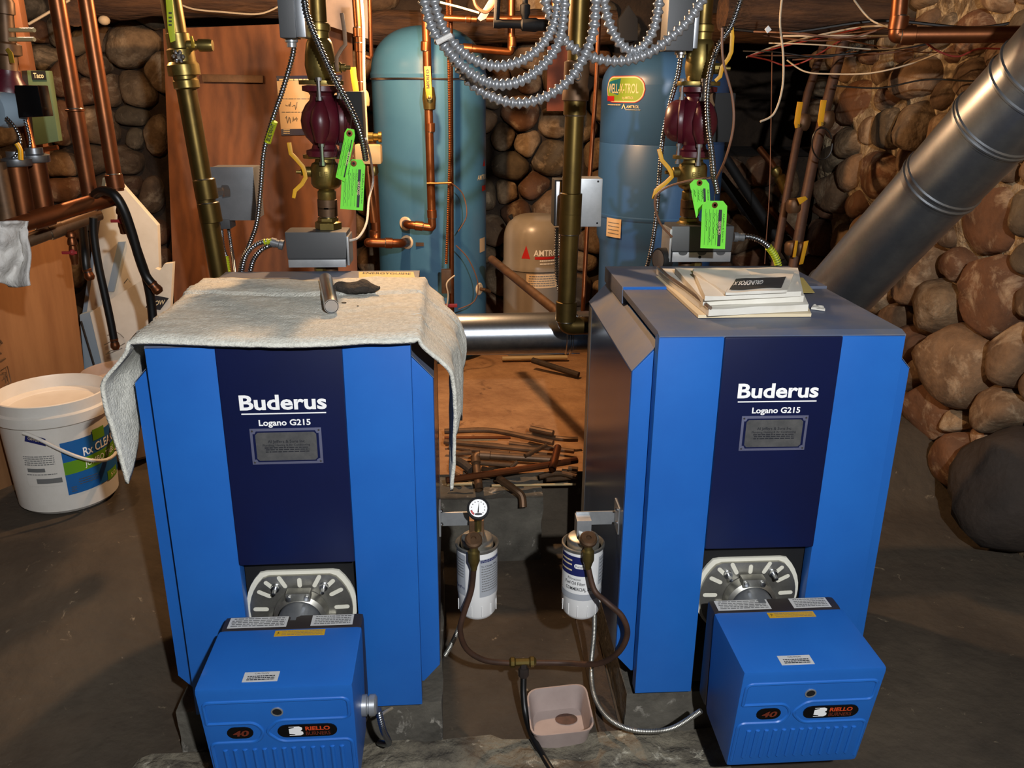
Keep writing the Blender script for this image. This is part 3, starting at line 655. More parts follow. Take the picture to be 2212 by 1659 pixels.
# ============================================================ TANKS
def cylfn(c, r, a0, z0):
    """u along the circumference from angle a0 (0 = towards the camera), v up from z0"""
    return lambda u, v, d=.0012: V((c[0]+(r+d)*math.sin(a0+u/r), c[1]-(r+d)*math.cos(a0+u/r), z0+v))
def cylpatch(fn, u0, u1, v0, v1, name, m, parent, d=.001, n=14):
    return MB().grid(lambda a, b: fn(u0+(u1-u0)*a, v0+(v1-v0)*b, d), n, 2).build(name, m, parent)
def az(c, px, py):           # angle on a cylinder of the point nearest to the pixel's ray
    p = P(px, py, c[1]); return p
yt = 4.05; c1 = ((P(808, 300, yt).x+P(1050, 300, yt).x)/2, yt); r1 = .258; zt1 = P(929, 58, yt-.1).z
t1 = thing('pressure_tank', 'tall blue pressure tank with domed top behind the left boiler', 'tank', (c1[0], yt, .24))
zs1 = P(929, 158, yt-r1).z
dome = [(r1*math.cos(a*math.pi/24)**.8 if a < 12 else 0, (zt1-zs1)*math.sin(a*math.pi/24)) for a in range(13)]
MB().lathe((c1[0], yt, .24), (0, 0, 1), [(r1*.8, 0), (r1*.84, .06), (r1, .10), (r1, zs1-.24)], 56).build('shell', 'tank_blue', t1)
MB().lathe((c1[0], yt, zs1), (0, 0, 1), [(r1+.003, -.018), (r1+.005, -.004), (r1+.005, .0), (r1, .012)]+[(r, h+.012) for r, h in dome], 56).build('dome', 'tank_blue', t1)
MB().lathe((c1[0], yt, zs1), (0, 0, 1), [(r1+.005, -.026), (r1+.007, -.022), (r1+.005, -.018)], 56).build('seam_ring', 'steel', t1)
f = cylfn(c1, r1, math.radians(68), P(1040, 378, yt).z)
text('AMTROL', f, .11, .022, 'cream_print', t1, bold=.01)
g = cylfn(c1, r1, math.radians(72), P(1040, 350, yt).z)
MB().add([g(-.02, -.012), g(.02, -.012), g(0, .022)], [(0, 1, 2)]).build('logo_triangle', 'red_print', t1, smooth=False)
cylpatch(cylfn(c1, r1, math.radians(72), P(1040, 402, yt).z), -.03, .03, -.012, .012, 'label_patch', 'red_print', t1)
def port(px, py, rad, label):
    a = math.asin(max(-1, min(1, (P(px, py, yt-r1*.8).x-c1[0])/r1))); d = V((math.sin(a), -math.cos(a), 0)); z = P(px, py, yt-r1*math.cos(a)).z
    p = V((c1[0], yt, z))+d*r1
    MB().lathe(p-d*.012, d, [(rad, 0), (rad, .014), (rad*.85, .018), (0, .018)], 24).build('escutcheon', 'porcelain', t1); return p, d
p1, d1 = port(877, 483, .031, ''); p2, d2 = port(880, 523, .031, '')
p3, d3 = port(1036, 624, .03, '')
MB().box(*(lambda p: (p.x-.018, p.x+.018, p.y-.005, p.y+.02, p.z-.008, p.z+.008))(P(907, 528, yt-r1)+V((0, .002, 0)))).build('data_plate', 'copper_dark', t1)
cylpatch(cylfn(c1, r1, math.radians(66), P(1040, 522, yt).z), -.03, .035, -.03, .035, 'label_patch', 'paper_tan', t1)
# tank 2
y2 = 3.72; c2 = ((P(1295, 300, y2).x+P(1562, 300, y2).x)/2, y2); r2 = (P(1562, 300, y2).x-P(1295, 300, y2).x)/2*.985
t2 = thing('pressure_tank', 'tall blue well tank with green oval label behind the right boiler', 'tank', (c2[0], y2, .24))
zw = [P(1380, yy, y2-r2).z for yy in (315, 478, 540)]; ztop = P(1400, 112, y2-.05).z
prof = [(r2*.82, 0), (r2*.86, .05), (r2*.9, .28), (r2*.92, .40)]+[(r2*.93, zw[2]-.24-.03), (r2*.95, zw[2]-.24), (r2*.985, zw[2]-.24+.02), (r2, zw[1]-.24-.01)]
MB().lathe((c2[0], y2, .24), (0, 0, 1), prof, 56).build('base_skirt', 'tank_blue_b', t2)
MB().lathe((c2[0], y2, zw[1]), (0, 0, 1), [(r2, -.012), (r2+.004, -.006), (r2+.004, .004), (r2, .008), (r2, zw[0]-zw[1]-.004), (r2-.002, zw[0]-zw[1]), (r2, zw[0]-zw[1]+.003), (r2, ztop-zw[1]-.13)], 56).build('shell', 'tank_blue_b', t2)
MB().lathe((c2[0], y2, ztop-.13), (0, 0, 1), [(r2*math.cos(a*math.pi/24)**.7 if a < 12 else 0, .14*math.sin(a*math.pi/24)) for a in range(13)], 56).build('dome', 'tank_blue_b', t2)
al = math.asin((P(1342, 193, y2-r2*.8).x-c2[0])/r2*.93); zl = P(1342, 193, y2-r2*math.cos(al)).z
f = cylfn(c2, r2, al, zl); lw = .205; lh = .098
fpill(f, lw+.006, lh+.006, .0012, 'label_rim', 'red_print', t2)
lb_ = fpill(f, lw, lh, .0018, 'oval_label', 'cream_print', t2)
fpill(f, lw-.010, lh-.010, .0024, 'label_ground', 'label_green', lb_)
MB().grid(lambda a, b: f(-.094+.072*a+.012*(1-a)*abs(2*b-1)+.012*a*b, -.022+.064*b-.012*(1-a)*(2*b-1), .0029), 8, 4).build('label_field', 'label_teal', lb_)
cylpatch(f, -.095, -.045, -.046, -.026, 'label_field', 'red_print', lb_, .0032)
q = lambda u0, v0: (lambda u, v: f(u0+u, v0+v, .0036))
text('WELL-X-TROL', q(-.005, .004), .165, .036, 'cream_print', lb_, bold=.012)
text('by AMTROL', q(.03, -.032), .055, .010, 'cream_print', lb_, bold=.01)
text('AMTROL', q(.055, -.066), .058, .011, 'cream_print', t2, bold=.01)
MB().add([q(.012, -.066)(*p) for p in [(-.011, -.009), (-.006, -.009), (0, .003), (.006, -.009), (.011, -.009), (0, .012)]], [tuple(range(6))]).build('logo_triangle', 'cream_print', t2, smooth=False)
bars(q(0, 0), [-.062], -.09, -.005, .004, 'cream_print', t2, seed=4); bars(q(0, 0), [-.079], .02, .09, .002, 'cream_print', t2, seed=5)
a_ = math.asin((P(1309, 485, y2).x-c2[0])/r2*.99); f = cylfn(c2, r2, a_, P(1309, 482, y2-.05).z)
pt = cylpatch(f, -.035, .05, -.045, .035, 'label_patch', 'paper_tan', t2, .004); bars(lambda u, v: f(u, v, .0055), [-.03, -.015, 0, .015], -.025, .04, .003, 'gray_print', pt, seed=6)
# grey expansion tank
y3 = 4.0; c3 = (P(1158, 560, y3).x, y3); r3 = .158
t3 = thing('expansion_tank', 'small round-topped grey expansion tank between the blue tanks', 'tank', (c3[0], y3, .25))
zt3 = P(1150, 462, y3).z; zm = P(1150, 585, y3-r3).z
MB().lathe((c3[0], y3, .25), (0, 0, 1), [(r3*.92, 0), (r3*.97, .05), (r3, .16), (r3, zm-.25-.02), (r3+.004, zm-.25-.012)], 48).build('lower_shell', 'tank_gray', t3)
MB().lathe((c3[0], y3, zm), (0, 0, 1), [(r3+.004, -.008), (r3+.005, .01), (r3, .02)]+[(r3*math.cos(a*math.pi/24)**.55 if a < 12 else 0, .03+(zt3-zm-.03)*(.42+.58*math.sin(a*math.pi/24)) if a else zt3-zm-(zt3-zm-.03)*.58) for a in range(13)], 48).build('dome', 'tank_gray', t3)
f = cylfn(c3, r3, -.06, P(1165, 547, y3-r3).z)
text('AMTROL', lambda u, v: f(u+.05, v), .135, .028, 'white_print', t3, bold=.014)
cylpatch(f, -.012, .14, -.03, -.0175, 'label_stripe', 'red_print', t3)
MB().add([f(-.05+u, v, .0014) for u, v in [(-.026, -.028), (.016, -.028), (-.003, .034)]], [(0, 1, 2)]).build('logo_triangle', 'red_print', t3, smooth=False)
bars(lambda u, v: f(u, v, .0014), [-.040, -.055], .01, .09, .007, 'white_print', t3, seed=12)
f = cylfn(c3, r3, 0, P(1160, 607, y3-r3).z); pt = cylpatch(f, -.06, .09, -.035, .035, 'label_patch', 'paper_tan', t3)
bars(lambda u, v: f(u, v, .002), [-.025, -.014, -.003, .008, .019], -.05, .08, .004, 'gray_print', pt, seed=7)
MB().lathe(P(1107, 470, y3)+V((0, 0, -.012)), (-.5, -.2, 1), [(.008, 0), (.008, .016), (.011, .016), (.011, .026), (0, .028)], 10).build('air_valve', 'black', t3)
# ============================================================ PIPES AND VALVES
def pipe(name, label, pts, r, m, joints=(), cat='pipe', rad=.05, jm=None, jl=.03, jr=1.18, n=14, group=None, bendit=True):
    pts = [V(p) for p in pts]; q = bend(pts, rad) if bendit and len(pts) > 2 else pts
    if joints:
        t = thing(name, label, cat, min(pts, key=lambda p: p.z), group); MB().tube(q, r, n).build('pipe_run', m, t)
        for a, b in joints:
            a = V(a); b = V(b); d = (b-a).normalized()
            MB().lathe(a-d*jl, d, [(r, 0), (r*jr, .002), (r*jr, 2*jl-.002), (r, 2*jl)], n).build('coupling', jm or m, t)
            MB().lathe(a-d*(jl+.002), d, [(r*1.05, 0), (r*1.1, .0025), (r*1.05, .005)], n).build('solder_ring', 'solder', t)
        return t
    return tag(MB().tube(q, r, n).build(name, m), label, cat, group)
def jt(p, q): return (p, p+(q-p).normalized())
def handle(parent, a, pts, w, m, th=.0035, name='handle'):
    """flat bent lever along pts, width w, facing the camera"""
    pts = [V(p) for p in pts]; b = MB(); vs = []; k = len(pts)
    for i, p in enumerate(pts):
        d = (pts[min(i+1, k-1)]-pts[max(i-1, 0)]).normalized(); s = d.cross(V((0, 1, 0))).normalized()*w/2*(1 if i else .8); n = V((0, th, 0)); vs += [p-s, p+s, p+s+n, p-s+n]
    fs = [(0, 1, 2, 3), tuple(4*(k-1)+j for j in (3, 2, 1, 0))]
    for i in range(k-1):
        for j in range(4): fs.append((4*i+j, 4*i+4+j, 4*i+4+(j+1) % 4, 4*i+(j+1) % 4))
    return b.add(vs, fs).build(name, m, parent, bevel=.0012)
# --- big brass-coloured pipes
Y1 = 2.47
a, b = P(362, -40, Y1), P(482, 615, Y1)
ln = lambda y: a.lerp(b, (y+40)/655)
bp = pipe('copper_riser', 'tall brown copper pipe leaning beside the plywood at left', [a, b+V((0, 0, -.1))], .0268, 'brass_pipe', [jt(ln(392), ln(500)), jt(ln(445), ln(500))], jl=.028)
bv = thing('ball_valve', 'brass ball valve with drain spout on the leaning copper pipe', 'valve', ln(172))
d = (ln(60)-ln(172)).normalized()
MB().lathe(ln(176), d, [(.028, 0), (.034, .004), (.034, .022), (.031, .026), (.031, .034), (.042, .036), (.042, .062), (.036, .07), (.036, .10), (.031, .104), (.031, .14), (.028, .142)], 20).build('valve_body', 'brass', bv)
hp = ln(128)
sp = MB().lathe(P(405, 98, Y1-.01), P(460, 98, Y1-.01)-P(405, 98, Y1-.01), [(.013, 0), (.013, .02), (.011, .024), (.011, .03), (.016, .03), (.016, .058), (.014, .066), (0, .067)], 14).build('drain_spout', 'brass', bv)
handle(bv, None, [P(412, 78, Y1-.03), P(416, 92, Y1-.03), P(417, 103, Y1-.03)], .009, 'gold', name='drain_lever')
MB().lathe(P(388, 124, Y1-.03), (-.5, -1, 0), [(.012, -.02), (.012, .0), (.010, .004)]+[(0, .006)], 10).build('stem_nut', 'steel', bv)
kn = MB(); kc = P(385, 122, Y1-.055)
for i in range(6): kn.ball(kc+V((math.cos(i*1.047)*.012, 0, math.sin(i*1.047)*.012)), .006, 8)
kn.ball(kc, .010, 8); kn.build('knob', 'steel', bv)
lv = MB().prism([P(x, y, Y1-.035) for x, y in [(357, -12), (372, -12), (379, 88), (368, 92), (362, 60)]], V((0, .004, 0))).build('tag_handle', 'lime_tape', bv, bevel=.001)
bars(lambda u, v: P(364+u, 60-v, Y1-.0365), [4, 12, 20, 30], 0, 7, 4, 'dark_print', lv, seed=3)
Y2 = 2.36
a2, b2_ = P(1254, -40, Y2), P(1223, 672, Y2); l2 = lambda y: a2.lerp(b2_, (y+40)/712)
zr = P(1223, 696, Y2).z
pipe('copper_riser', 'tall brown copper pipe down the middle into the right boiler', [a2, b2_, V((b2_.x, Y2, zr-.012)), V((b2_.x+.09, Y2+.01, zr-.012))], .0265, 'brass_pipe', [jt(l2(204), l2(0)), jt(l2(168), l2(0)), jt(l2(420), l2(0)), jt(l2(465), l2(0)), jt(l2(672), l2(0))], rad=.03, jl=.03)
gv = thing('pipe_fitting', 'dark fitting with tiny loop handle halfway up the middle copper pipe', 'valve', l2(190))
MB().lathe(l2(200), l2(120)-l2(200), [(.027, 0), (.036, .004), (.036, .03), (.032, .04), (.034, .07), (.034, .10), (.027, .104)], 18).build('body', 'copper_dark', gv)
tag(MB().tube([P(1249, 165, Y2-.04)+V((.008*math.cos(t*.5), 0, .010*math.sin(t*.5))) for t in range(13)], .0015, 6).build('wire_ring', 'steel'), 'small bright wire ring on the middle copper pipe', 'ring')
# --- supply risers with pumps
def riser(side, label_, xs, Y):
    # xs: list of (px, py) along the axis, bottom to top
    pass
def ax_pts(x0, y0, x1, y1, Y): A_ = P(x0, y0, Y); B_ = P(x1, y1, Y); return lambda y: A_.lerp(B_, (y-y0)/(y1-y0))
def seg(mb, f, prof_px, n=22):
    """lathe along axis f with (radius m, py) profile"""
    p0 = f(prof_px[0][1]); d = (f(prof_px[-1][1])-p0); L = d.length; u = d/L
    return mb.lathe(p0, u, [(r, (f(y)-p0).dot(u)) for r, y in prof_px], n)
def supply(f, s, Y, who, top):
    # s = +1: motor to the right and behind, lever to the left
    D = lambda y: f(y)
    pipe('copper_riser', 'copper stub under the lower valve of the %s pump' % who, [f(600), f(425)], .0215, 'copper_dark', [jt(f(455), f(400)), jt(f(438), f(400))], jl=.014, jr=1.25)
    nut = MB(); seg(nut, f, [(.030, 498), (.036, 494), (.036, 480), (.028, 476), (.028, 470), (.024, 468)], 6); tag(nut.build('union_nut', 'brass'), 'hexagonal nut where the %s riser enters the well fitting' % who, 'nut')
    v = thing('ball_valve', 'brass flanged ball valve below the %s pump, yellow lever open' % who, 'valve', f(430))
    seg(MB(), f, [(.022, 432), (.025, 428), (.025, 410), (.020, 406), (.034, 400), (.040, 392), (.040, 356), (.036, 348), (.028, 344), (.026, 338)]).build('valve_body', 'brass', v)
    ex = (f(300)-f(430)).normalized(); rx = V((1, 0, 0))
    def oval(yc, h, name, m, par, w=.058, dd=.034):
        c = f(yc); pts = []
        for i in range(24):
            t = 2*math.pi*i/24; pts.append(c+rx*(w*abs(math.cos(t))**.8*(1 if math.cos(t) > 0 else -1))+V((0, dd*math.sin(t), 0)))
        return MB().prism(pts, ex*h).build(name, m, par, bevel=.0015)
    oval(336, .010, 'flange', 'brass', v)
    text('BE', lambda u, w: f(368)+V((u, -.0405, w)), .022, .012, 'brass', v)
    h0 = f(366)+rx*(-.036); MB().lathe(h0, (-1, -.1, 0), [(.014, 0), (.014, .02), (.010, .022), (.010, .030), (.005, .03), (.005, .042)], 12).build('stem', 'brass', v)
    px0 = CX  # lever
    return v, oval, ex
fL = ax_pts(709, 480, 690, 100, 2.34); fR = ax_pts(1488, 480, 1518, 60, 2.34)
def pump(f, s, label, Yp):
    p = thing('circulator_pump', label, 'pump', f(330))
    ex = (f(180)-f(330)).normalized()
    seg(MB(), f, [(.036, 333), (.048, 331), (.048, 319), (.034, 315), (.030, 306), (.036, 300), (.047, 290), (.056, 272), (.058, 255), (.054, 238), (.044, 222), (.033, 212), (.030, 202), (.034, 196), (.050, 192), (.050, 182), (.036, 180)], 28).build('volute', 'burgundy', p)
    c = f(254)
    MB().tube([f(300)+V((s*-.004, -.05, 0)), f(278)+V((0, -.052, 0)), f(255)+V((0, -.056, 0)), f(238)+V((0, -.052, 0)), f(222)+V((0, -.036, 0)), f(205)+V((0, -.026, 0))], [.012, .022, .026, .022, .014, .006], 14).build('volute_bulge', 'burgundy', p)
    d = V((s, .35, 0)).normalized()
    MB().lathe(c+d*.03, d, [(.062, 0), (.064, .006), (.064, .012), (.056, .016), (.054, .030), (.046, .044), (.03, .052), (0, .056)], 32).build('motor', 'burgundy', p)
    MB().box(*(lambda q: (q.x-.026, q.x+.030, q.y-.03, q.y+.05, q.z-.06, q.z+.068))(c+V((.074, .03, .005)))).build('terminal_box', 'black', p, bevel=.004)
    for yc in (325, 188):
        for k in (s,):
            q = f(yc)+V((k*.046, -.012, 0))
            MB().lathe(q-ex*.026, ex, [(.008, 0), (.008, .008), (.0055, .008), (.0055, .046), (.008, .046), (.008, .054), (0, .055)], 8).build('bolt', 'steel', p)
        q = f(yc)+V((0, -.050, 0))
        MB().lathe(q-ex*.028, ex, [(.0085, 0), (.0085, .009), (.0055, .009), (.0055, .048), (.0085, .048), (.0085, .056), (0, .057)], 8).build('bolt', 'steel', p)
    return p
vL, ovL, exL = supply(fL, 1, 2.34, 'left', None); vR, ovR, exR = supply(fR, -1, 2.34, 'right', None)
pump(fL, 1, 'burgundy circulator pump above the left boiler', 2.34)
pump(fR, -1, 'burgundy circulator pump above the right boiler', 2.34)
for v, pts, m in ((vL, [(634, 428), (637, 412), (652, 398), (660, 384), (658, 372), (654, 360), (640, 344), (628, 332), (624, 308)], 'yellow'), (vR, [(1412, 430), (1417, 412), (1440, 394), (1452, 382), (1450, 372), (1444, 362), (1430, 346), (1424, 322)], 'yellow')):
    handle(v, None, [P(x, y, 2.30) for x, y in pts], .011, m, .006)
def upper(f, who, s):
    v = thing('ball_valve', 'brass flanged ball valve above the %s pump' % who, 'valve', f(178))
    seg(MB(), f, [(.030, 172), (.034, 166), (.038, 150), (.040, 140), (.038, 118), (.034, 96), (.030, 88), (.026, 84), (.026, 70), (.030, 68), (.030, 56)]).build('valve_body', 'brass', v)
    c = f(179); ex = (f(100)-f(179)).normalized(); pts = []
    for i in range(24):
        t = 2*math.pi*i/24; pts.append(c+V((.058*abs(math.cos(t))**.8*(1 if math.cos(t) > 0 else -1), .034*math.sin(t), 0)))
    MB().prism(pts, ex*.011).build('flange', 'brass', v, bevel=.0015)
    q = f(143)+V((.036, -.01, 0)); MB().lathe(q, (1, -.1, 0), [(.014, 0), (.014, .018), (.010, .02), (.010, .03), (.0055, .03), (.0055, .042), (0, .042)], 10).build('stem', 'brass', v)
    pipe('copper_riser', 'brown copper pipe rising above the %s pump valve' % who, [f(60), f(-40)], .023, 'brass_pipe', [jt(f(62), f(0))], jl=.012)
    return v
uL = upper(fL, 'left', 1); uR = upper(fR, 'right', -1)
handle(uL, None, [P(x, y, 2.30) for x, y in [(729, 155), (727, 140), (727, 124), (738, 105), (746, 96), (744, 68), (738, 28)]], .010, 'copper_dark', .005)
handle(uR, None, [P(x, y, 2.30) for x, y in [(1545, 175), (1556, 165), (1560, 145), (1574, 126), (1580, 112), (1582, 80), (1580, 55)]], .011, 'yellow', .005)
# --- relay boxes
def relay(x0, x1, y0, y1, Y, label, light_h, right):
    a = P(x0, y0, Y); b = P(x1, y1, Y); t = thing('relay_box', label, 'control box', V(((a.x+b.x)/2, Y, b.z)))
    zs = b.z+light_h
    MB().hexa([V((a.x+.004, Y+.006, zs)), V((b.x-.004, Y+.006, zs)), V((b.x-.004, Y+.10, zs)), V((a.x+.004, Y+.10, zs)), V((a.x, Y+.012, a.z)), V((b.x, Y+.012, a.z)), V((b.x, Y+.10, a.z)), V((a.x, Y+.10, a.z))]).build('cover', 'relay_dark', t, bevel=.006)
    MB().box(a.x+.006, b.x-.006, Y+.004, Y+.10, b.z, zs-.001).build('base', 'relay_light', t, bevel=.0015)
    if right:
        for k in (.2, .5, .8):
            q = V((a.x+(b.x-a.x)*k, Y+.005, zs-.001)); pts = [q+V((.013*math.cos(math.pi*i/8+math.pi), -.0012, .009*math.sin(math.pi*i/8+math.pi))) for i in range(9)]
            MB().prism(pts, V((0, .003, 0))).build('notch', 'relay_dark', t)
        MB().lathe(V((a.x+(b.x-a.x)*.47, Y+.003, (b.z+zs)/2)), (0, -1, 0), [(.004, 0), (.004, .002), (0, .002)], 10).build('screw', 'black', t)
        MB().box(a.x-.004, a.x+.002, Y+.005, Y+.098, b.z, a.z-.008).build('end_plate', 'relay_light', t, bevel=.001)
    else: MB().box(b.x-.002, b.x+.004, Y+.005, Y+.098, b.z+.005, a.z-.012).build('end_plate', 'relay_light', t, bevel=.001)
    MB().lathe(V(((a.x+b.x)/2+.0, Y+.05, b.z-.03)), (0, 0, 1), [(.017, 0), (.017, .02), (.012, .02), (.012, .03)], 6).build('well_nut', 'brass', t)
    return t
rl = relay(612, 752, 503, 578, 2.27, 'dark grey relay box over the towel-covered boiler', .022, False)
rr_ = relay(1453, 1583, 490, 566, 2.27, 'dark grey relay box with pale base strip over the papers', .028, True)
MB().lathe(P(612, 530, 2.33), P(590, 524, 2.33)-P(612, 530, 2.33), [(.014, 0), (.014, .01), (.011, .012), (.011, .02), (.013, .02), (.013, .034), (.009, .034)], 12).build('connector', 'relay_gray', rl)
MB().lathe(P(1584, 512, 2.33), (1, 0, -.03), [(.014, 0), (.014, .012), (.011, .014), (.011, .022), (.012, .022), (.012, .03)], 12).build('connector', 'relay_gray', rr_)
# temperature gauge left of the right relay
gt = thing('dial_gauge', 'round black dial gauge left of the right relay box', 'gauge', P(1425, 578, 2.3))
gd = V((-.92, -.39, 0)).normalized(); gc = P(1425, 560, 2.3)
MB().lathe(gc-gd*.024, gd, [(.012, -.03), (.012, 0), (.031, 0), (.032, .026), (.030, .030), (.028, .030)], 28).build('case', 'black', gt)
MB().lathe(gc, gd, [(.0285, .003), (.027, .006), (0, .0075)], 28).build('lens', 'glass', gt)
# --- junction boxes
jb = thing('junction_box', 'grey metal control box behind the leaning copper pipe', 'control box', P(505, 475, 2.62))
a = P(452, 362, 2.6); b = P(556, 474, 2.6)
MB().hexa([V((a.x, 2.6, b.z)), V((b.x, 2.6, b.z)), V((b.x+.0, 2.70, b.z+.0)), V((a.x, 2.70, b.z)), V((a.x, 2.6, a.z)), V((b.x, 2.6, a.z)), V((b.x, 2.70, a.z)), V((a.x, 2.70, a.z))]).build('case', 'relay_gray', jb, bevel=.003)
MB().box(a.x-.002, b.x+.002, 2.594, 2.60, b.z-.002, a.z+.002).build('lid', 'relay_gray', jb, bevel=.001)
MB().lathe(P(486, 414, 2.594), (-.8, -.5, 0), [(.020, -.01), (.020, .008), (.013, .010), (.013, .05)], 6).build('well_nut', 'steel', jb)
sd_ = MB().box(P(466, 478, 2.6).x, P(498, 478, 2.6).x, 2.59, 2.66, P(480, 494, 2.6).z, b.z+.001).build('conduit_clamp', 'relay_dark', jb, bevel=.003)
jr = thing('junction_box', 'pale grey control box behind the middle copper pipe', 'control box', P(1250, 490, 2.43))
a = P(1199, 386, 2.42); b = P(1298, 490, 2.42)
MB().box(a.x+.03, b.x, 2.42, 2.50, b.z, a.z).build('case', 'relay_light', jr, bevel=.003)
MB().box(a.x, a.x+.03, 2.425, 2.50, b.z+.002, a.z-.004).build('side_plate', 'black', jr, bevel=.002)
MB().box(a.x+.004, a.x+.018, 2.418, 2.428, b.z+.004, a.z-.008).build('bright_strip', 'steel', jr, bevel=.001)
for x, y in ((1292, 392), (1290, 482)): MB().lathe(P(x, y, 2.42), (0, -1, 0), [(.003, 0), (.003, .0012), (0, .0014)], 8).build('screw', 'black', jr)
MB().lathe(P(1222, 432, 2.40), (-.2, -1, 0), [(.018, -.02), (.018, .012), (0, .013)], 6).build('well_nut', 'copper_dark', jr)
# top boxes from which conduits hang
tb = thing('switch_box', 'black switch box at the top left with grey side plate', 'control box', P(630, 85, 2.22))
a = P(596, -30, 2.2); b = P(640, 82, 2.2); MB().box(a.x, b.x, 2.2, 2.27, b.z, a.z).build('case', 'relay_dark', tb, bevel=.003)
MB().box(b.x, P(660, 82, 2.2).x, 2.205, 2.28, b.z+.002, a.z).build('side_plate', 'galv_dull', tb, bevel=.002)
MB().lathe(P(629, 83, 2.24), (0, 0, -1), [(.016, 0), (.016, .008), (.012, .01), (.012, .02)], 12).build('connector', 'relay_light', tb)
tb2 = thing('switch_box', 'dark switch box at the top right behind the conduit loops', 'control box', P(1475, 108, 2.32))
a = P(1447, -30, 2.3); b = P(1497, 110, 2.3); MB().box(a.x, b.x, 2.3, 2.37, b.z, a.z).build('case', 'relay_dark', tb2, bevel=.003)
MB().box(b.x, P(1508, 100, 2.3).x, 2.305, 2.37, b.z+.006, a.z).build('side_plate', 'galv_dull', tb2, bevel=.002)
MB().lathe(P(1471, 111, 2.34), (0, 0, -1), [(.017, 0), (.017, .008), (.012, .01), (.012, .016)], 12).build('connector', 'steel', tb2)
# --- armoured cables
def cable(label, pts, r=.0072, pitch=.0075, m='armor', name='armored_cable'):
    return tag(corr([P(*p) for p in pts], r, pitch, 10).build(name, m, ang=2.2), label, 'cable')
cable('armored cable from the top left black box down past the grey control box', [(634, 92, 2.25), (632, 120, 2.26), (612, 190, 2.28), (588, 260, 2.3), (570, 330, 2.32), (563, 410, 2.34), (555, 480, 2.36), (540, 525, 2.38), (525, 560, 2.38), (518, 592, 2.38)])
cable('armored cable across the left pump from the top to the green tags', [(655, -20, 2.2), (664, 35, 2.2), (688, 95, 2.22), (720, 165, 2.22), (752, 225, 2.22), (775, 275, 2.24), (785, 315, 2.27), (790, 345, 2.3)], .0085, .008)
cable('armored cable bending into the left relay box, upper one', [(592, 522, 2.33), (570, 522, 2.32), (548, 532, 2.32), (532, 550, 2.33), (524, 575, 2.34), (522, 592, 2.35)], .0078)
cable('armored cable bending under the left relay box, lower one', [(590, 528, 2.34), (574, 534, 2.31), (558, 546, 2.31), (546, 566, 2.32), (540, 592, 2.33)], .0075)
cable('left armored cable hanging under the grey control box with lime tape', [(478, 484, 2.63), (482, 530, 2.62), (490, 560, 2.6), (494, 600, 2.58)], .006)
cable('right armored cable hanging under the grey control box', [(490, 470, 2.64), (499, 530, 2.62), (505, 570, 2.55), (508, 600, 2.46)], .006)
cable('armored cable hanging left of the right pump down to the papers', [(1471, 118, 2.36), (1464, 165, 2.38), (1446, 230, 2.4), (1432, 300, 2.42), (1425, 370, 2.44), (1420, 440, 2.45), (1412, 510, 2.46), (1402, 560, 2.47), (1394, 588, 2.48)])
cable('armored cable hanging right of the right pump down to the green tags', [(1600, 0, 2.2), (1580, 55, 2.2), (1552, 100, 2.2), (1535, 150, 2.21), (1528, 210, 2.22), (1530, 270, 2.22), (1538, 330, 2.23), (1543, 380, 2.24), (1550, 418, 2.26)], .0078)
cable('thin armored cable beside the green tags at right', [(1528, 280, 2.25), (1534, 330, 2.26), (1538, 380, 2.27), (1545, 402, 2.27)], .005)
cable('armored cable arching from the right relay box down behind the boiler', [(1592, 513, 2.33), (1615, 511, 2.33), (1640, 518, 2.33), (1662, 535, 2.34), (1678, 560, 2.35), (1684, 592, 2.36)], .0095, .008)
tag(corr([P(1660, 534, 2.338), P(1670, 546, 2.343), P(1678, 562, 2.35), P(1683, 585, 2.358)], .0112, .008, 10).build('tape_wrap', 'lime_tape'), 'lime tape wrapped on the cable arching behind the right boiler', 'tape')
tag(corr([P(489, 555, 2.603), P(492, 575, 2.592), P(494, 600, 2.58)], .0082, .0075, 10).build('tape_wrap', 'lime_tape'), 'lime tape wrapped on the hanging cable beside the leaning pipe', 'tape')
tag(corr([P(590, 522, 2.33), P(578, 522, 2.322), P(569, 523, 2.32)], .0092, .0078, 10).build('tape_wrap', 'lime_tape'), 'lime tape on the cable end at the left relay box', 'tape')
tw_ = thing('tape_flag', 'lime tape lettered BLK/WHT on the cable at left of the poster', 'tape', P(580, 300, 2.28))
MB().tube(spl([P(593, 262, 2.30), P(585, 285, 2.306), P(578, 308, 2.31)], 4), .0085, 12).build('wrap', 'lime_tape', tw_)
qa = P(579, 305, 2.295); qb = P(592, 265, 2.285); e1 = (qb-qa).normalized(); e2 = V((0, -1, 0)).cross(e1)*-1
text('BLK/WHT', frame((qa+qb)/2+V((0, -.003, 0)), e1, V((-e1.z, 0, e1.x))), .047, .010, 'dark_print', tw_, bold=.01)
cable('armored cable pair hanging behind the middle copper pipe', [(1203, 492, 2.47), (1202, 540, 2.47), (1204, 600, 2.46), (1215, 650, 2.45), (1240, 680, 2.43), (1258, 688, 2.42)], .0075)
cable('second dark armored cable behind the middle copper pipe', [(1211, 492, 2.48), (1211, 540, 2.48), (1213, 600, 2.47), (1224, 648, 2.46), (1246, 672, 2.44)], .0065)
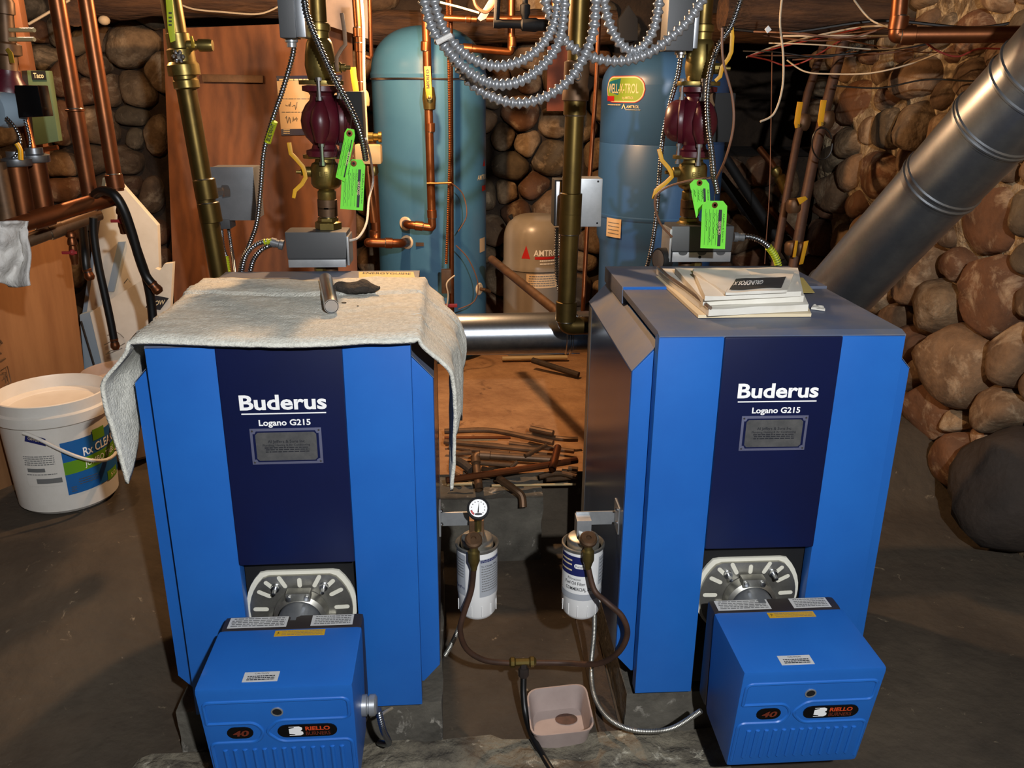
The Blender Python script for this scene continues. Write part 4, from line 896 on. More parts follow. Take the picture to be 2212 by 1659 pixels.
# --- corrugated conduit coil
co = thing('conduit_coil', 'hanging coil of corrugated metal conduit in front of the tanks', 'conduit', P(1130, 232, 1.75))
loops = [[(932, -30, 1.72), (945, 30, 1.72), (968, 78, 1.72), (1005, 118, 1.73), (1048, 139, 1.74), (1092, 142, 1.75), (1140, 124, 1.76), (1178, 88, 1.77), (1200, 40, 1.78), (1206, -30, 1.78)],
 [(912, -30, 1.69), (922, 25, 1.69), (938, 70, 1.69), (962, 102, 1.69), (1000, 145, 1.70), (1045, 175, 1.71), (1090, 183, 1.72), (1140, 168, 1.74), (1185, 128, 1.75), (1212, 75, 1.76), (1222, -30, 1.77)],
 [(985, 135, 1.745), (1010, 172, 1.745), (1045, 200, 1.74), (1090, 219, 1.74), (1135, 222, 1.74), (1185, 206, 1.735), (1230, 172, 1.73), (1262, 122, 1.725), (1282, 65, 1.72), (1290, -30, 1.71)],
 [(1300, -30, 1.77), (1310, 30, 1.77), (1330, 80, 1.77), (1358, 108, 1.77), (1385, 104, 1.77), (1408, 72, 1.77), (1420, 30, 1.77), (1428, -30, 1.77)],
 [(1175, -30, 1.80), (1183, 20, 1.80), (1212, 78, 1.80), (1245, 108, 1.79), (1290, 127, 1.78), (1340, 132, 1.77), (1395, 118, 1.76), (1445, 84, 1.75), (1490, 40, 1.74), (1535, -30, 1.73)],
 [(905, -30, 1.74), (928, 40, 1.735), (960, 90, 1.735), (985, 135, 1.745)]]
for lp in loops: corr([P(*p) for p in lp], .0118, .0138, 12, .21, 6).build('conduit_loop', 'flex_white', co, ang=2.2)
zt_a = P(944, 92, 1.672); zt_b = P(975, 76, 1.672)
MB().tube([zt_a, (zt_a+zt_b)/2+V((0, -.004, 0)), zt_b], .0052, 8).build('tape_band', 'rag_white', co)
# --- copper and valves in front of tank 1
YT = 3.62
pipe('copper_pipe', 'copper pipe down the front of the left tank, elbow into upper port', [P(918, -30, YT), P(933, 478, YT), P(934, 492, YT), P(880, 485, YT), p1], .0175, 'copper_bright', [jt(P(920, 100, YT), P(921, 60, YT)), jt(P(929, 275, YT), P(928, 200, YT)), jt(P(905, 488, YT), P(880, 485, YT)), jt(P(933, 462, YT), P(930, 400, YT))], rad=.03, jl=.018)
yv = thing('ball_valve', 'brass ball valve with yellow handle in front of the left tank', 'valve', P(927, 235, YT))
MB().lathe(P(928, 238, YT), P(926, 190, YT)-P(928, 238, YT), [(.019, 0), (.024, .004), (.026, .03), (.028, .045), (.026, .06), (.023, .085), (.019, .09)], 16).build('valve_body', 'brass', yv)
MB().lathe(P(928, 210, YT-.02), (0, -1, 0), [(.012, 0), (.012, .018), (.007, .018), (.007, .028), (0, .03)], 10).build('stem', 'brass', yv)
hh = handle(yv, None, [P(x, y, YT-.045) for x, y in [(928, 212), (926, 195), (925, 180), (923, 143)]], .026, 'yellow', .004)
text('PROFLO', (lambda c: (lambda u, v: c+V((v, -.0012, u))))(P(924, 170, YT-.0465)), .07, .012, 'dark_print', yv, bold=.0)
pipe('copper_pipe', 'copper pipe looping into the lower port of the left tank', [P(803, 300, YT+.02), P(813, 505, YT+.02), P(812, 524, YT+.0), P(790, 524, YT-.05), P(868, 526, YT-.03), p2], .0195, 'copper', [jt(P(810, 505, YT+.02), P(806, 400, YT+.02)), jt(P(840, 525, YT-.04), P(870, 526, YT-.03))], rad=.03, jl=.016)
tag(MB().box(*(lambda p: (p.x-.021, p.x+.021, p.y, p.y+.03, p.z-.05, p.z+.055))(P(964, 610, 3.58))).build('aquastat_box', 'copper_dark', bevel=.003), 'small brown control box on the pipe before the left tank', 'control box')
pipe('copper_pipe', 'slim copper pipe behind the armored cable at the left tank', [P(972, -20, 3.66), P(974, 300, 3.66), P(976, 680, 3.66)], .011, 'copper', bendit=False)
tag(corr([P(965, -20, 3.62), P(969, 120, 3.62), P(972, 300, 3.62), P(969, 430, 3.62), P(964, 570, 3.6)], .0072, .009, 8).build('armored_cable', 'copper_bright'), 'copper-toned armored cable running down the left tank front', 'cable')
tag(MB().tube([P(922, 396, YT-.02), P(945, 396, YT-.02), P(975, 395, 3.6)], .0045, 8).build('pipe_clip', 'copper_bright'), 'little copper strap joining two pipes before the left tank', 'strap')
tag(MB().tube(spl([P(976, 396, 3.6), P(1000, 420, 3.62), P(1008, 465, 3.6), P(990, 500, 3.6)], 8), .0025, 6).build('thin_wire', 'wire_brown'), 'thin wire curling from the strap before the left tank', 'wire')
tag(MB().tube(spl([P(985, 530, 3.6), P(1012, 560, 3.6), P(1032, 610, 3.6), P(1025, 650, 3.6), P(990, 668, 3.6)], 8), .0028, 6).build('thin_wire', 'wire_brown'), 'thin brown wire looping low before the left tank', 'wire')
tag(MB().tube(spl([P(982, 595, 3.58), P(965, 612, 3.55), P(968, 640, 3.55), P(962, 680, 3.55)], 8), .0035, 6).build('thin_wire', 'wire_white'), 'pale wire on the small brown control box', 'wire')
hv = thing('drain_valve', 'red-handled drain cock low on the pipe before the left tank', 'valve', P(972, 672, 3.6))
MB().lathe(P(972, 676, 3.62), (0, 0, 1), [(.012, 0), (.014, .01), (.012, .03)], 10).build('valve_body', 'copper', hv)
MB().box(*(lambda p: (p.x-.03, p.x+.03, p.y-.004, p.y+.004, p.z-.008, p.z+.008))(P(973, 660, 3.57))).build('handle', 'red_knob', hv, bevel=.003)
tag(MB().tube([p3, p3+d3*.03, P(1058, 630, 3.92)], .008, 8).build('tank_spigot', 'copper_dark'), 'small dark spigot low on the right side of the left tank', 'spigot')
# copper cluster between plywood and tank 1
pipe('copper_pipe', 'copper pipe with yellow valve just left of the left tank', [P(768, -30, 3.3), P(776, 80, 3.3), P(780, 190, 3.3), P(787, 290, 3.3), P(800, 420, 3.3), P(808, 480, 3.3)], .0165, 'copper_bright', [jt(P(774, 70, 3.3), P(776, 110, 3.3)), jt(P(780, 187, 3.3), P(781, 220, 3.3)), jt(P(777, 103, 3.3), P(778, 130, 3.3))], bendit=False, jl=.016)
lv = thing('ball_valve', 'brass valve with upright yellow handle beside the poster', 'valve', P(776, 230, 3.3))
MB().lathe(P(785, 232, 3.3), P(781, 195, 3.3)-P(785, 232, 3.3), [(.018, 0), (.023, .005), (.026, .025), (.024, .05), (.018, .06)], 14).build('valve_body', 'tan', lv)
MB().lathe(P(772, 211, 3.27), (-.4, -1, 0), [(.011, -.03), (.011, 0), (.007, .0), (.007, .012), (0, .013)], 10).build('stem', 'brass', lv)
handle(lv, None, [P(x, y, 3.25) for x, y in [(771, 208), (768, 190), (764, 165), (762, 145)]], .022, 'yellow', .004)
zv = thing('zone_valve', 'tan zone valve motor head left of the left tank', 'valve', P(800, 352, 3.25))
MB().box(*(lambda p: (p.x-.05, p.x+.045, 3.22, 3.3, p.z-.035, p.z+.035))(P(796, 334, 3.22))).build('motor_head', 'tan', zv, bevel=.008)
MB().lathe(P(800, 296, 3.26), (1, 0, 0), [(.012, -.03), (.018, -.028), (.018, .01), (.014, .012), (.014, .03), (.02, .03), (.02, .042), (0, .043)], 12).build('valve_body', 'brass', zv)
MB().lathe(P(808, 372, 3.26), (0, -.2, -1), [(.016, -.02), (.018, 0), (.012, .012), (0, .014)], 12).build('bonnet', 'brass', zv)
pipe('copper_pipe', 'thin copper pipe at the left edge of the left tank', [P(797, -30, 3.5), P(802, 120, 3.5), P(800, 126, 3.5), P(790, 122, 3.5)], .008, 'copper', bendit=False)
tag(MB().tube(spl([P(779, -20, 3.25), P(785, 60, 3.25), P(786, 160, 3.25), P(791, 280, 3.25), P(793, 330, 3.22)], 8), .0055, 8).build('thin_cable', 'manila'), 'cream cable running down beside the yellow-handled valve', 'cable')
tag(MB().tube(spl([P(752, 520, 2.3), P(775, 512, 2.35), P(792, 480, 2.5), P(797, 430, 2.7), P(806, 390, 2.8), P(800, 340, 2.6), P(790, 300, 2.3)], 8), .0035, 8).build('thin_cable', 'rag_white'), 'pale cable from the left relay box up beside the tank', 'cable')
# ============================================================ LEFT SIDE
# plywood sheet leaning on the wall, with posted instruction sheet
YP = 3.95
PLY = (P(352, 62, YP+.12), P(760, 46, YP+.12), P(384, 845, YP-.19))
def pp(px, py, off=.003):
    a_, b_, c_ = PLY; n_ = (b_-a_).cross(c_-a_).normalized(); n_ = n_ if n_.y < 0 else -n_
    d = _ray(px, py); o = V((0, 0, CAMH)); return o+d*((a_+n_*off-o).dot(n_)/d.dot(n_))
pw = tag(MB().prism([pp(352, 62, 0), pp(760, 46, 0), pp(776, 790, 0), pp(384, 845, 0)], V((0, .014, 0))).build('plywood_sheet', 'plywood', bevel=.001), 'large orange-brown plywood sheet leaning on the back wall at left', 'plywood')
ps = thing('instruction_sheet', 'instruction sheet with two dark blue bands posted on the plywood', 'poster', pp(670, 292))
MB().prism([pp(597, 168), pp(738, 166), pp(748, 290), pp(608, 293)], V((0, .0015, 0))).build('paper', 'paper_tan', ps)
MB().prism([pp(597, 164, .005), pp(738, 162, .005), pp(739, 172, .005), pp(598, 175, .005)], V((0, .001, 0))).build('top_band', 'navy', ps)
MB().prism([pp(607, 279, .005), pp(747, 276, .005), pp(748, 289, .005), pp(608, 293, .005)], V((0, .001, 0))).build('bottom_band', 'navy', ps)
bars(lambda u, v: pp(u, v, .0065), [174], 600, 680, -3.5, 'cream_print', ps, seed=2); bars(lambda u, v: pp(u, v, .0055), [214, 243], 606, 700, -1.5, 'gray_print', ps, seed=9)
bars(lambda u, v: pp(u, v, .0065), [281, 284.5, 288.5], 612, 626, -1.4, 'cream_print', ps, seed=10)
def scrib(fn, u0, u1, v, h, n, r, m, parent, seed=1, name='handwriting'):
    rr = random.Random(seed); pts = [fn(u0+(u1-u0)*i/n, v+h*(rr.random()-.5)*(2 if i % 2 else -.6)) for i in range(n+1)]
    return MB().tube(pts, r, 4).build(name, m, parent)
for (u, v) in ((622, 228), (636, 229), (622, 258), (637, 260)): scrib(lambda a, b: pp(a, b, .006), u-5, u+6, v, 9, 7, .0012, 'gray_print', ps, int(u+v), 'line_drawing')
tag(MB().prism([pp(435, 160, .02), pp(568, 163, .02), pp(568, 179, .02), pp(437, 177, .02)], V((0, .017, 0))).build('dark_strip', 'copper_dark', bevel=.002), 'narrow dark strip across the plywood sheet', 'strip')  # thin dark strip just in front of the sheet
tag(MB().prism([P(690, -20, 3.92), P(795, -20, 3.92), P(795, 84, 3.92), P(692, 50, 3.92)], V((0, .02, 0))).build('pale_board', 'pail_old', bevel=.002), 'pale board end above the right corner of the plywood', 'board')
tag(MB().prism([P(1183, 100, 4.3), P(1236, 88, 4.3), P(1230, 240, 4.3), P(1181, 240, 4.3)], V((0, .02, 0))).build('wood_board', 'plywood_red', bevel=.002), 'reddish board hanging on the back wall behind the conduit coil', 'board')
# cardboard carton
cb = thing('cardboard_box', 'tall brown cardboard box printed with symbols at the left edge', 'box', (-1.5, 2.6, .2))
ctop = P(100, 515, 2.6).z
_ce = P(152, 640, 3.08)
cv = [(-1.95, 2.18), (-1.70, 2.42), (-1.50, 2.72), (_ce.x-.02, 2.98), (_ce.x, 3.06), (_ce.x-.08, 3.2), (-2.1, 2.75)]
fr = [V((x, y, .12)) for x, y in cv]; MB().prism(fr, V((.03, .02, ctop-.12))).build('carton', 'card', cb, bevel=.006)
ca = V((-1.70, 2.42, .12)); cb_ = V((-1.50, 2.72, .12)); e = (cb_-ca).normalized()
def cf(px, py, off=.003):
    n = V((e.y, -e.x, 0)); o = ca+V((.018, .012, 0))+n*off; d = _ray(px, py); t = (o-V((0, 0, CAMH))).dot(n)/d.dot(n); return d*t+V((0, 0, CAMH))
for pts, r in (([(-2, 782), (12, 774)], .0028), ([(2, 800), (16, 791), (24, 825), (10, 834)], .0016), ([(4, 806), (13, 804), (12, 815), (8, 818)], .0014), ([(14, 812), (17, 823)], .0016), ([(-4, 760), (3, 764)], .003), ([(0, 735), (5, 742)], .003)):
    MB().tube([cf(*p) for p in pts], r, 6).build('printed_symbol', 'copper_dark', cb)
# foam boards
fb1 = thing('foam_board', 'tall white foam board with a cut slanted top leaning behind the hoses', 'board', P(250, 760, 3.0))
YF = 3.14
w1 = [P(x, y, YF+.06) for x, y in [(230, 382), (262, 398), (340, 487), (348, 700), (300, 800), (205, 800), (185, 690)]]
MB().prism(w1, V((0, .03, 0))).build('white_face', 'foam', fb1, bevel=.001)
MB().prism([P(x, y, YF+.075) for x, y in [(222, 384), (230, 382), (186, 690), (200, 800), (168, 800), (176, 690)]], V((0, .02, 0))).build('edge', 'foam_edge', fb1)
MB().prism([P(x, y, YF+.05) for x, y in [(255, 523), (270, 522), (246, 630), (231, 630)]], V((0, .015, 0))).build('cut_strip', 'foam_edge', fb1)
fb2 = thing('foam_board', 'short cream foam board with dark diamond logo in front of the tall one', 'board', P(280, 790, 2.9))
w2 = [P(x, y, YF-.06) for x, y in [(194, 676), (250, 640), (312, 602), (335, 580), (346, 584), (355, 570), (373, 568), (366, 700), (320, 840), (232, 840)]]
MB().prism(w2, V((0, .03, 0))).build('white_face', 'foam', fb2, bevel=.001)
MB().prism([P(x, y, YF-.05) for x, y in [(172, 680), (194, 674), (232, 840), (186, 840)]], V((0, .03, 0))).build('edge', 'foam_edge', fb2)
MB().tube([P(175, 694, YF-.065), P(210, 812, YF-.065)], .004, 6).build('edge_groove', 'black', fb2)
pf = lambda a, b: P(a, b, YF-.063)
MB().add([pf(*p) for p in [(314, 664), (336, 638), (365, 644), (346, 670)]], [(0, 1, 2, 3)]).build('diamond_logo', 'dark_print', fb2, smooth=False)
text('DOW', lambda u, v: P(341+u+v*.15, 654-v+u*-.12, YF-.0645), 30, 10, 'cream_print', fb2, bold=.01)
text('Styrofoam', lambda u, v: P(358+u*.86, 684-v-u*.55, YF-.063), 44, 10, 'dark_print', fb2, bold=.0)
for k, pts in enumerate(([(232, 724), (245, 722), (252, 717), (260, 722), (268, 730)], [(225, 745), (238, 738), (246, 745), (258, 748), (270, 741)], [(232, 762), (240, 757), (252, 757), (264, 752)], [(228, 765), (240, 762), (252, 757)], [(268, 612), (276, 602), (282, 610)])):
    MB().tube([P(x, y, YF-.064 if k < 4 else YF-.063) for x, y in pts], .0018, 5).build('pen_mark', 'gray_print', fb2)
# buckets
def bucket(C, zr, r, name, label, m, rimh):
    t = thing(name, label, 'bucket', C); h = zr-C.z; rb = r*.88
    MB().lathe(C, (0, 0, 1), [(0, .004), (rb*.92, 0), (rb, .012), (r*.955, h*.80)], 48).build('body', m, t)
    MB().lathe(C, (0, 0, 1), [(r*.955, h*.80), (r*1.0, h*.81), (r*1.03, h*.82), (r*1.03, h*.90), (r*1.0, h*.91), (r*.985, h*.915), (r*.985, h), (r*.96, h+.002), (r*.945, h-.004), (r*.935, h-.040), (r*.80, h-.044), (r*.78, h-.047), (0, h-.047)], 48).build('rim', m, t)
    return t, h, rb
Cb = PZ(152, 1068, .203); zr = P(122, 842, Cb.y).z
bk, hb, rb_ = bucket(Cb, zr, .170, 'plastic_bucket', 'white plastic bucket with blue and green label on the floor at left', 'pail', .05)
rat = lambda v: (rb_+(.170*.955-rb_)*(v/(hb*.8)))
bf = lambda u, v, d=.0012: V((Cb.x+(rat(v)+d)*math.sin(u), Cb.y-(rat(v)+d)*math.cos(u), Cb.z+v))
def bpatch(u0, u1, v0, v1, nm, m, d=.0012, par=None, k=0):
    return MB().grid(lambda a, b: bf(u0+(u1-u0)*a, v0+(v1-v0)*b+k*a, d), 14, 2).build(nm, m, par or bk)
lbp = bpatch(.43, 1.95, .065, .245, 'label', 'bucket_blue', k=.01)
bpatch(.43, 1.95, .135, .178, 'label_band', 'bucket_green', .0018, lbp, .012)
bpatch(1.05, 1.35, .225, .262, 'label_patch', 'bucket_green', .002, lbp)
bpatch(1.3, 1.7, .068, .10, 'label_patch', 'bucket_green', .002, lbp)
bq = lambda u0, v0: (lambda u, v: bf(u0+u/.155, v0+v+u*.06, .0026))
text('Rx CLEAR', bq(1.22, .205), .125, .028, 'white_print', lbp, bold=.015)
text('JUMBO TABS', bq(1.22, .163), .125, .019, 'white_print', lbp, bold=.0)
text('50', bq(1.5, .082), .03, .014, 'cream_print', lbp)
bars(lambda u, v: bf(u, v, .0026), [.095, .103, .111],   .65, 1.05, .003, 'plate', lbp, seed=2); bars(lambda u, v: bf(u, v, .0026), [.075, .082, .089], .5, .6, .003, 'plate', lbp, seed=3)
wl = bpatch(-.30, .42, .105, .215, 'shipping_label', 'pail', .0022)
for v0, v1, u0, u1 in ((.155, .168, -.24, .10), (.115, .132, -.10, .37)): bpatch(u0, u1, v0, v1, 'barcode', 'gray_print', .0028, wl)
bars(lambda u, v: bf(u, v, .0028), [.207, .20, .193, .186, .179, .145], -.28, .30, .003, 'gray_print', wl, seed=4)
bl_ = MB().add([bf(u, v, .003) for u, v in [(-.16, .262), (.20, .243), (.22, .268), (-.11, .290)]], [(0, 1, 2, 3)]).build('blue_sticker', 'fil_blue', bk, smooth=False)
text('OFMA-D', lambda u, v: bf(.04+u/.16, .266+v-u*.32, .0038), .04, .009, 'cream_print', bl_)
hp_ = []
for i in range(25):
    q = i/24; s = math.sin(math.pi*q**1.7); k = -.12+1.85*q
    hp_.append(bf(k, hb*.79-.105*s-.02*math.sin(math.pi*q), .010+.045*s))
MB().tube(hp_, .0055, 8).build('handle', 'pail', bk); MB().tube(hp_[18:23], .0095, 10).build('handle_grip', 'paper_tan', bk)
C2 = PZ(292, 985, .24); C2.x = P(290, 985, 2.93).x; C2.y = 2.93; C2.z = .225
bucket(C2, P(286, 800, 2.93).z, .138, 'plastic_bucket', 'dusty second bucket partly hidden behind the hanging towel', 'pail_old', .05)
# copper header, hoses, drains
YL = 2.3
hd = pipe('copper_header', 'horizontal copper header pipe over the cardboard box', [P(20, 492, 2.2), P(245, 424, 2.42)], .0215, 'copper', [jt(P(90, 471, 2.27), P(245, 424, 2.42)), jt(P(222, 431, 2.40), P(245, 424, 2.42))], jl=.028)
pipe('copper_header', 'darker lower copper pipe just under the header', [P(20, 535, 2.3), P(215, 462, 2.5)], .018, 'copper_dark', [jt(P(120, 498, 2.4), P(215, 462, 2.5))], jl=.02)
pipe('copper_riser', 'left of two tall copper pipes before the stone wall', [P(116, -40, 2.42), P(196, 432, 2.42)], .0205, 'copper', [jt(P(162, 238, 2.42), P(196, 432, 2.42))], jl=.004)
pipe('copper_riser', 'right of two tall copper pipes before the stone wall', [P(178, -40, 2.42), P(252, 412, 2.42)], .0195, 'copper', [jt(P(248, 392, 2.42), P(252, 412, 2.42))], jl=.02)
for (x, y, lab) in ((258, 432, 'red-handled drain cock under the right end of the copper header'), (153, 500, 'red-handled drain cock under the middle of the lower pipe')):
    t = thing('drain_valve', lab, 'valve', P(x+8, y+62, 2.42)); a = P(x, y, 2.42); b = P(x+8, y+62, 2.42)
    MB().lathe(a, b-a, [(.011, 0), (.015, .006), (.015, .014), (.010, .018), (.013, .028), (.013, .036), (.010, .04), (.012, .055), (.012, .072), (.010, .08), (.009, .092), (.006, .094)], 14).build('valve_body', 'copper', t)
    c = a.lerp(b, .70); MB().box(c.x-.024, c.x+.016, c.y-.02, c.y-.014, c.z-.004, c.z+.004).build('handle', 'red_knob', t, bevel=.0015)
    MB().ball(c+V((.002, -.012, 0)), .009, 10).build('knob', 'red_knob', t)
def hose(label, pts, r=.0125, end=True):
    t = thing('rubber_hose', label, 'hose', P(*pts[-1])); q = spl([P(*p) for p in pts], 10)
    MB().tube(q, r, 14).build('tube', 'rubber', t)
    if end:
        d = (q[-1]-q[-2]).normalized(); MB().lathe(q[-1]-d*.012, d, [(r*.85, 0), (r*1.1, .004), (r*.95, .012), (r*1.15, .02), (r*1.2, .028), (r*.8, .036), (0, .037)], 14).build('hose_end', 'copper', t)
hose('black hose arching over the header, with brass end at mid height', [(206, 420, 2.36), (222, 412, 2.33), (246, 420, 2.31), (266, 450, 2.31), (284, 500, 2.32), (300, 555, 2.33), (315, 595, 2.34), (333, 618, 2.34)])
hose('black hose running straight down behind the towel edge', [(262, 446, 2.34), (280, 495, 2.35), (300, 552, 2.36), (316, 600, 2.37), (326, 650, 2.38), (332, 712, 2.38)], end=False)
hose('black hose hanging down the foam board with a brass end', [(202, 470, 2.44), (203, 510, 2.44), (212, 570, 2.44), (225, 630, 2.44), (238, 690, 2.44), (247, 738, 2.44)], .011)
hose('short dark hose hanging between the carton and the foam boards', [(176, 470, 2.46), (182, 530, 2.52), (186, 575, 2.52), (190, 588, 2.52)], .012)
# white rag at left edge
def ragw(u, v):
    x = -14+82*u; y = 476+137*v; y += (14*math.sin(u*2.2)-8)*(v) + (10*(u-.6)**2 if v < .3 else 0); x -= 6*(1-v)*(u > .8)+3*math.sin(v*9)*u
    return P(x, y, 2.16-.03*math.sin(u*5+v*2)-.02*u*v+.02*noise.noise(V((u*4, v*5, 2))))
rw = tag(MB().grid(ragw, 30, 40).build('white_rag', 'rag_white', ang=2), 'white rag hanging over the copper header at the left edge', 'rag')
sm = rw.modifiers.new('thick', 'SOLIDIFY'); sm.thickness = .006
# taco zone controller, pump and pipes in the upper-left corner
tc = thing('zone_controller', 'green control box with a black maker badge at upper left', 'control box', P(95, 315, 2.95))
q = [(58, 152), (104, 153), (127, 305), (75, 314)]
MB().prism([P(x, y, 2.95) for x, y in q], V((0, .03, 0))).build('cover', 'taco_green', tc, bevel=.002)
MB().prism([P(x, y, 2.955) for x, y in [(46, 153), (58, 152), (75, 314), (68, 312)]], V((0, .05, 0))).build('side', 'boiler_dark', tc)
bd = MB().prism([P(x, y, 2.947) for x, y in [(66, 153), (97, 153), (100, 172), (69, 172)]], V((0, .003, 0))).build('badge', 'black', tc)
text('Taco', lambda u, v: P(83+u+v*-.1, 163-v, 2.946), 22, 11, 'cream_print', bd, bold=.02)
lp = thing('circulator_pump', 'small burgundy pump with black box at the upper left edge', 'pump', P(30, 262, 2.4))
MB().lathe(P(22, 270, 2.42), P(18, 165, 2.42)-P(22, 270, 2.42), [(.028, 0), (.03, .02), (.045, .05), (.05, .075), (.045, .10), (.03, .125), (.028, .14)], 24).build('volute', 'burgundy', lp)
MB().prism([P(x, y, 2.34) for x, y in [(30, 184), (81, 184), (94, 252), (40, 255)]], V((0, .06, 0))).build('terminal_box', 'black_gloss', lp, bevel=.004)
MB().lathe(P(6, 238, 2.36), (-.5, -.8, 0), [(.042, -.04), (.045, 0), (.04, .02), (0, .03)], 24).build('motor', 'foam_edge', lp)
sv = thing('pipe_valve', 'dark brass valve stack at the top left edge', 'valve', P(20, 170, 2.4))
MB().lathe(P(20, 165, 2.42), P(8, -10, 2.42)-P(20, 165, 2.42), [(.026, 0), (.022, .015), (.022, .05), (.034, .055), (.034, .08), (.020, .085), (.018, .15), (.024, .152), (.024, .18), (.019, .19), (.019, .26)], 18).build('valve_body', 'copper_dark', sv)
for y in (65, 85): MB().tube([P(22, y, 2.4), P(74, y, 2.36)], .0055, 8).build('bolt', 'tan', sv)
handle(sv, None, [P(x, y, 2.38) for x, y in [(14, 105), (22, 115), (26, 136)]], .012, 'gold')
tag(MB().prism([P(x, y, 3.015) for x, y in [(24, -20), (36, -20), (66, 152), (98, 345), (74, 345), (42, 152)]], V((0, .04, 0))).build('wood_post', 'plywood', bevel=.002), 'bright lit wooden upright behind the valves at upper left', 'post')
pipe('copper_pipe', 'wide copper pipe rising from the header at far left', [P(32, 345, 2.3), P(55, 478, 2.3)], .0265, 'copper', bendit=False)
pipe('copper_pipe', 'second wide copper pipe rising behind the header', [P(74, 340, 2.36), P(98, 468, 2.36)], .0265, 'copper', bendit=False)
pipe('copper_pipe', 'leftmost copper pipe cut by the left picture edge', [P(-8, 350, 2.25), P(18, 480, 2.25)], .022, 'copper_dark', bendit=False)
pipe('copper_pipe', 'copper pipe descending behind the small burgundy pump', [P(14, 100, 2.55), P(28, 150, 2.55), P(48, 255, 2.55), P(70, 345, 2.5)], .017, 'copper', bendit=False)
for (x, y, Yc, l) in ((36, 348, 2.3, 'left silver flange collar above the wide copper pipes'), (76, 340, 2.36, 'right silver flange collar above the wide copper pipes')):
    MBc = MB().lathe(P(x, y, Yc), (0, 0, 1), [(.034, -.012), (.036, -.008), (.036, .006), (.022, .010), (.022, .024)], 20).build('pipe_collar', 'galv_dull'); tag(MBc, l, 'collar')
cable('bright curved conduit looping below the small burgundy pump', [(14, 255, 2.3), (30, 272, 2.29), (42, 295, 2.28), (43, 318, 2.28), (30, 340, 2.28), (10, 352, 2.27), (-12, 358, 2.27)], .005)
cable('conduit from the small black pump box down to the collar', [(54, 258, 2.36), (61, 285, 2.36), (65, 310, 2.36), (60, 335, 2.36)], .005)
pipe('yellow_lever', 'yellow valve lever pointing down beside the left collars', [P(36, 310, 2.27), P(44, 322, 2.27), P(45, 345, 2.27)], .006, 'yellow', cat='lever')
pipe('copper_pipe', 'thin level copper pipe under the green control box', [P(66, 328, 3.012), P(125, 318, 3.012)], .008, 'copper', bendit=False)
# ============================================================ GREEN TAGS
def tagcard(label, poly, Y, lean, hole, word_c, ang, strip, seed, wire, dull=False):
    """poly px outline; u axis runs down the tag"""
    t = thing('service_tag', label, 'tag', P(poly[3][0], poly[3][1], Y), 'green service tags')
    g = lambda x, y, o=0: P(x, y, Y+lean*(y-poly[0][1])/100-o)
    MB().prism([g(*p) for p in poly], V((0, .0012, 0))).build('card', 'green_tag', t)
    MB().lathe(g(*hole, .0004), (0, -1, 0), [(.0075, 0), (.0075, .001), (.0035, .0012)], 16).build('eyelet', 'copper', t)
    MB().lathe(g(*hole, .0010), (0, -1, 0), [(.0034, 0), (.0034, .0006), (0, .0006)], 12).build('eyelet_hole', 'black', t)
    MB().add([g(x, y, .0009) for x, y in strip], [(0, 1, 2, 3)]).build('word_strip', 'dark_print', t, smooth=False)
    d = V((math.cos(ang), math.sin(ang))) if False else None
    cx, cy = (sum(p[0] for p in strip)/4, sum(p[1] for p in strip)/4)
    dx = (strip[3][0]+strip[2][0]-strip[0][0]-strip[1][0])/2; dy = (strip[3][1]+strip[2][1]-strip[0][1]-strip[1][1])/2; L = math.hypot(dx, dy); dx /= L; dy /= L
    fn = lambda c0: (lambda u, v: g(cx+u*dx+(c0+v)*dy, cy+u*dy-(c0+v)*dx, .0016))
    if L > 60: text('SERVICED', fn(0), L*.36, 5.2, 'cream_print', t)
    text('Al Jeffers & Sons Inc', fn(8), L*.8, 3.2, 'dark_print', t)
    for k in range(4):
        MB().tube([fn(-7.5-8*k)(-L*.5, 0), fn(-7.5-8*k)(L*.48, 0)], .0003, 4).build('rule_line', 'dark_print', t)
        scrib(fn(-4.5-8*k), -L*.40, L*(.1+.1*((k+seed) % 4)), 0, 2.0, 18, .0005, 'dark_print', t, seed+k)
    MB().tube(spl([P(*w) for w in wire], 6), .0008, 5).build('hang_wire', 'steel', t)
tagcard('green service tag hanging in front of the right relay box', [(1526, 434), (1562, 434), (1571, 445), (1566, 538), (1513, 536), (1517, 444)], 2.10, 0, (1544, 443), None, 0, [(1553, 453), (1560, 453), (1556, 532), (1549, 532)], 1, [(1544, 442, 2.099), (1543, 425, 2.12), (1548, 405, 2.2)])
tagcard('green service tag tilted behind the other one near the right riser', [(1500, 388), (1525, 388), (1532, 397), (1534, 434), (1517, 447), (1504, 471), (1490, 398)], 2.16, .0, (1511, 395), None, 0, [(1519, 407), (1524, 407), (1525, 436), (1520, 436)], 2, [(1511, 394, 2.159), (1520, 385, 2.17), (1535, 382, 2.2)])
tagcard('green service tag lower of the two at the left pump', [(759, 344), (782, 345), (789, 358), (784, 455), (735, 451), (738, 390), (750, 360)], 2.16, 0, (764, 353), None, 0, [(774, 366), (780, 366), (776, 448), (770, 448)], 4, [(764, 352, 2.159), (763, 335, 2.17), (766, 320, 2.2)])
tagcard('green service tag upper and darker of the two at the left pump', [(750, 277), (765, 280), (767, 293), (755, 350), (745, 393), (725, 383), (743, 300), (744, 287)], 2.13, .02, (755, 288), None, 0, [(759, 302), (761, 302), (745, 383), (742, 383)], 5, [(755, 286, 2.128), (758, 270, 2.15), (760, 240, 2.19)])
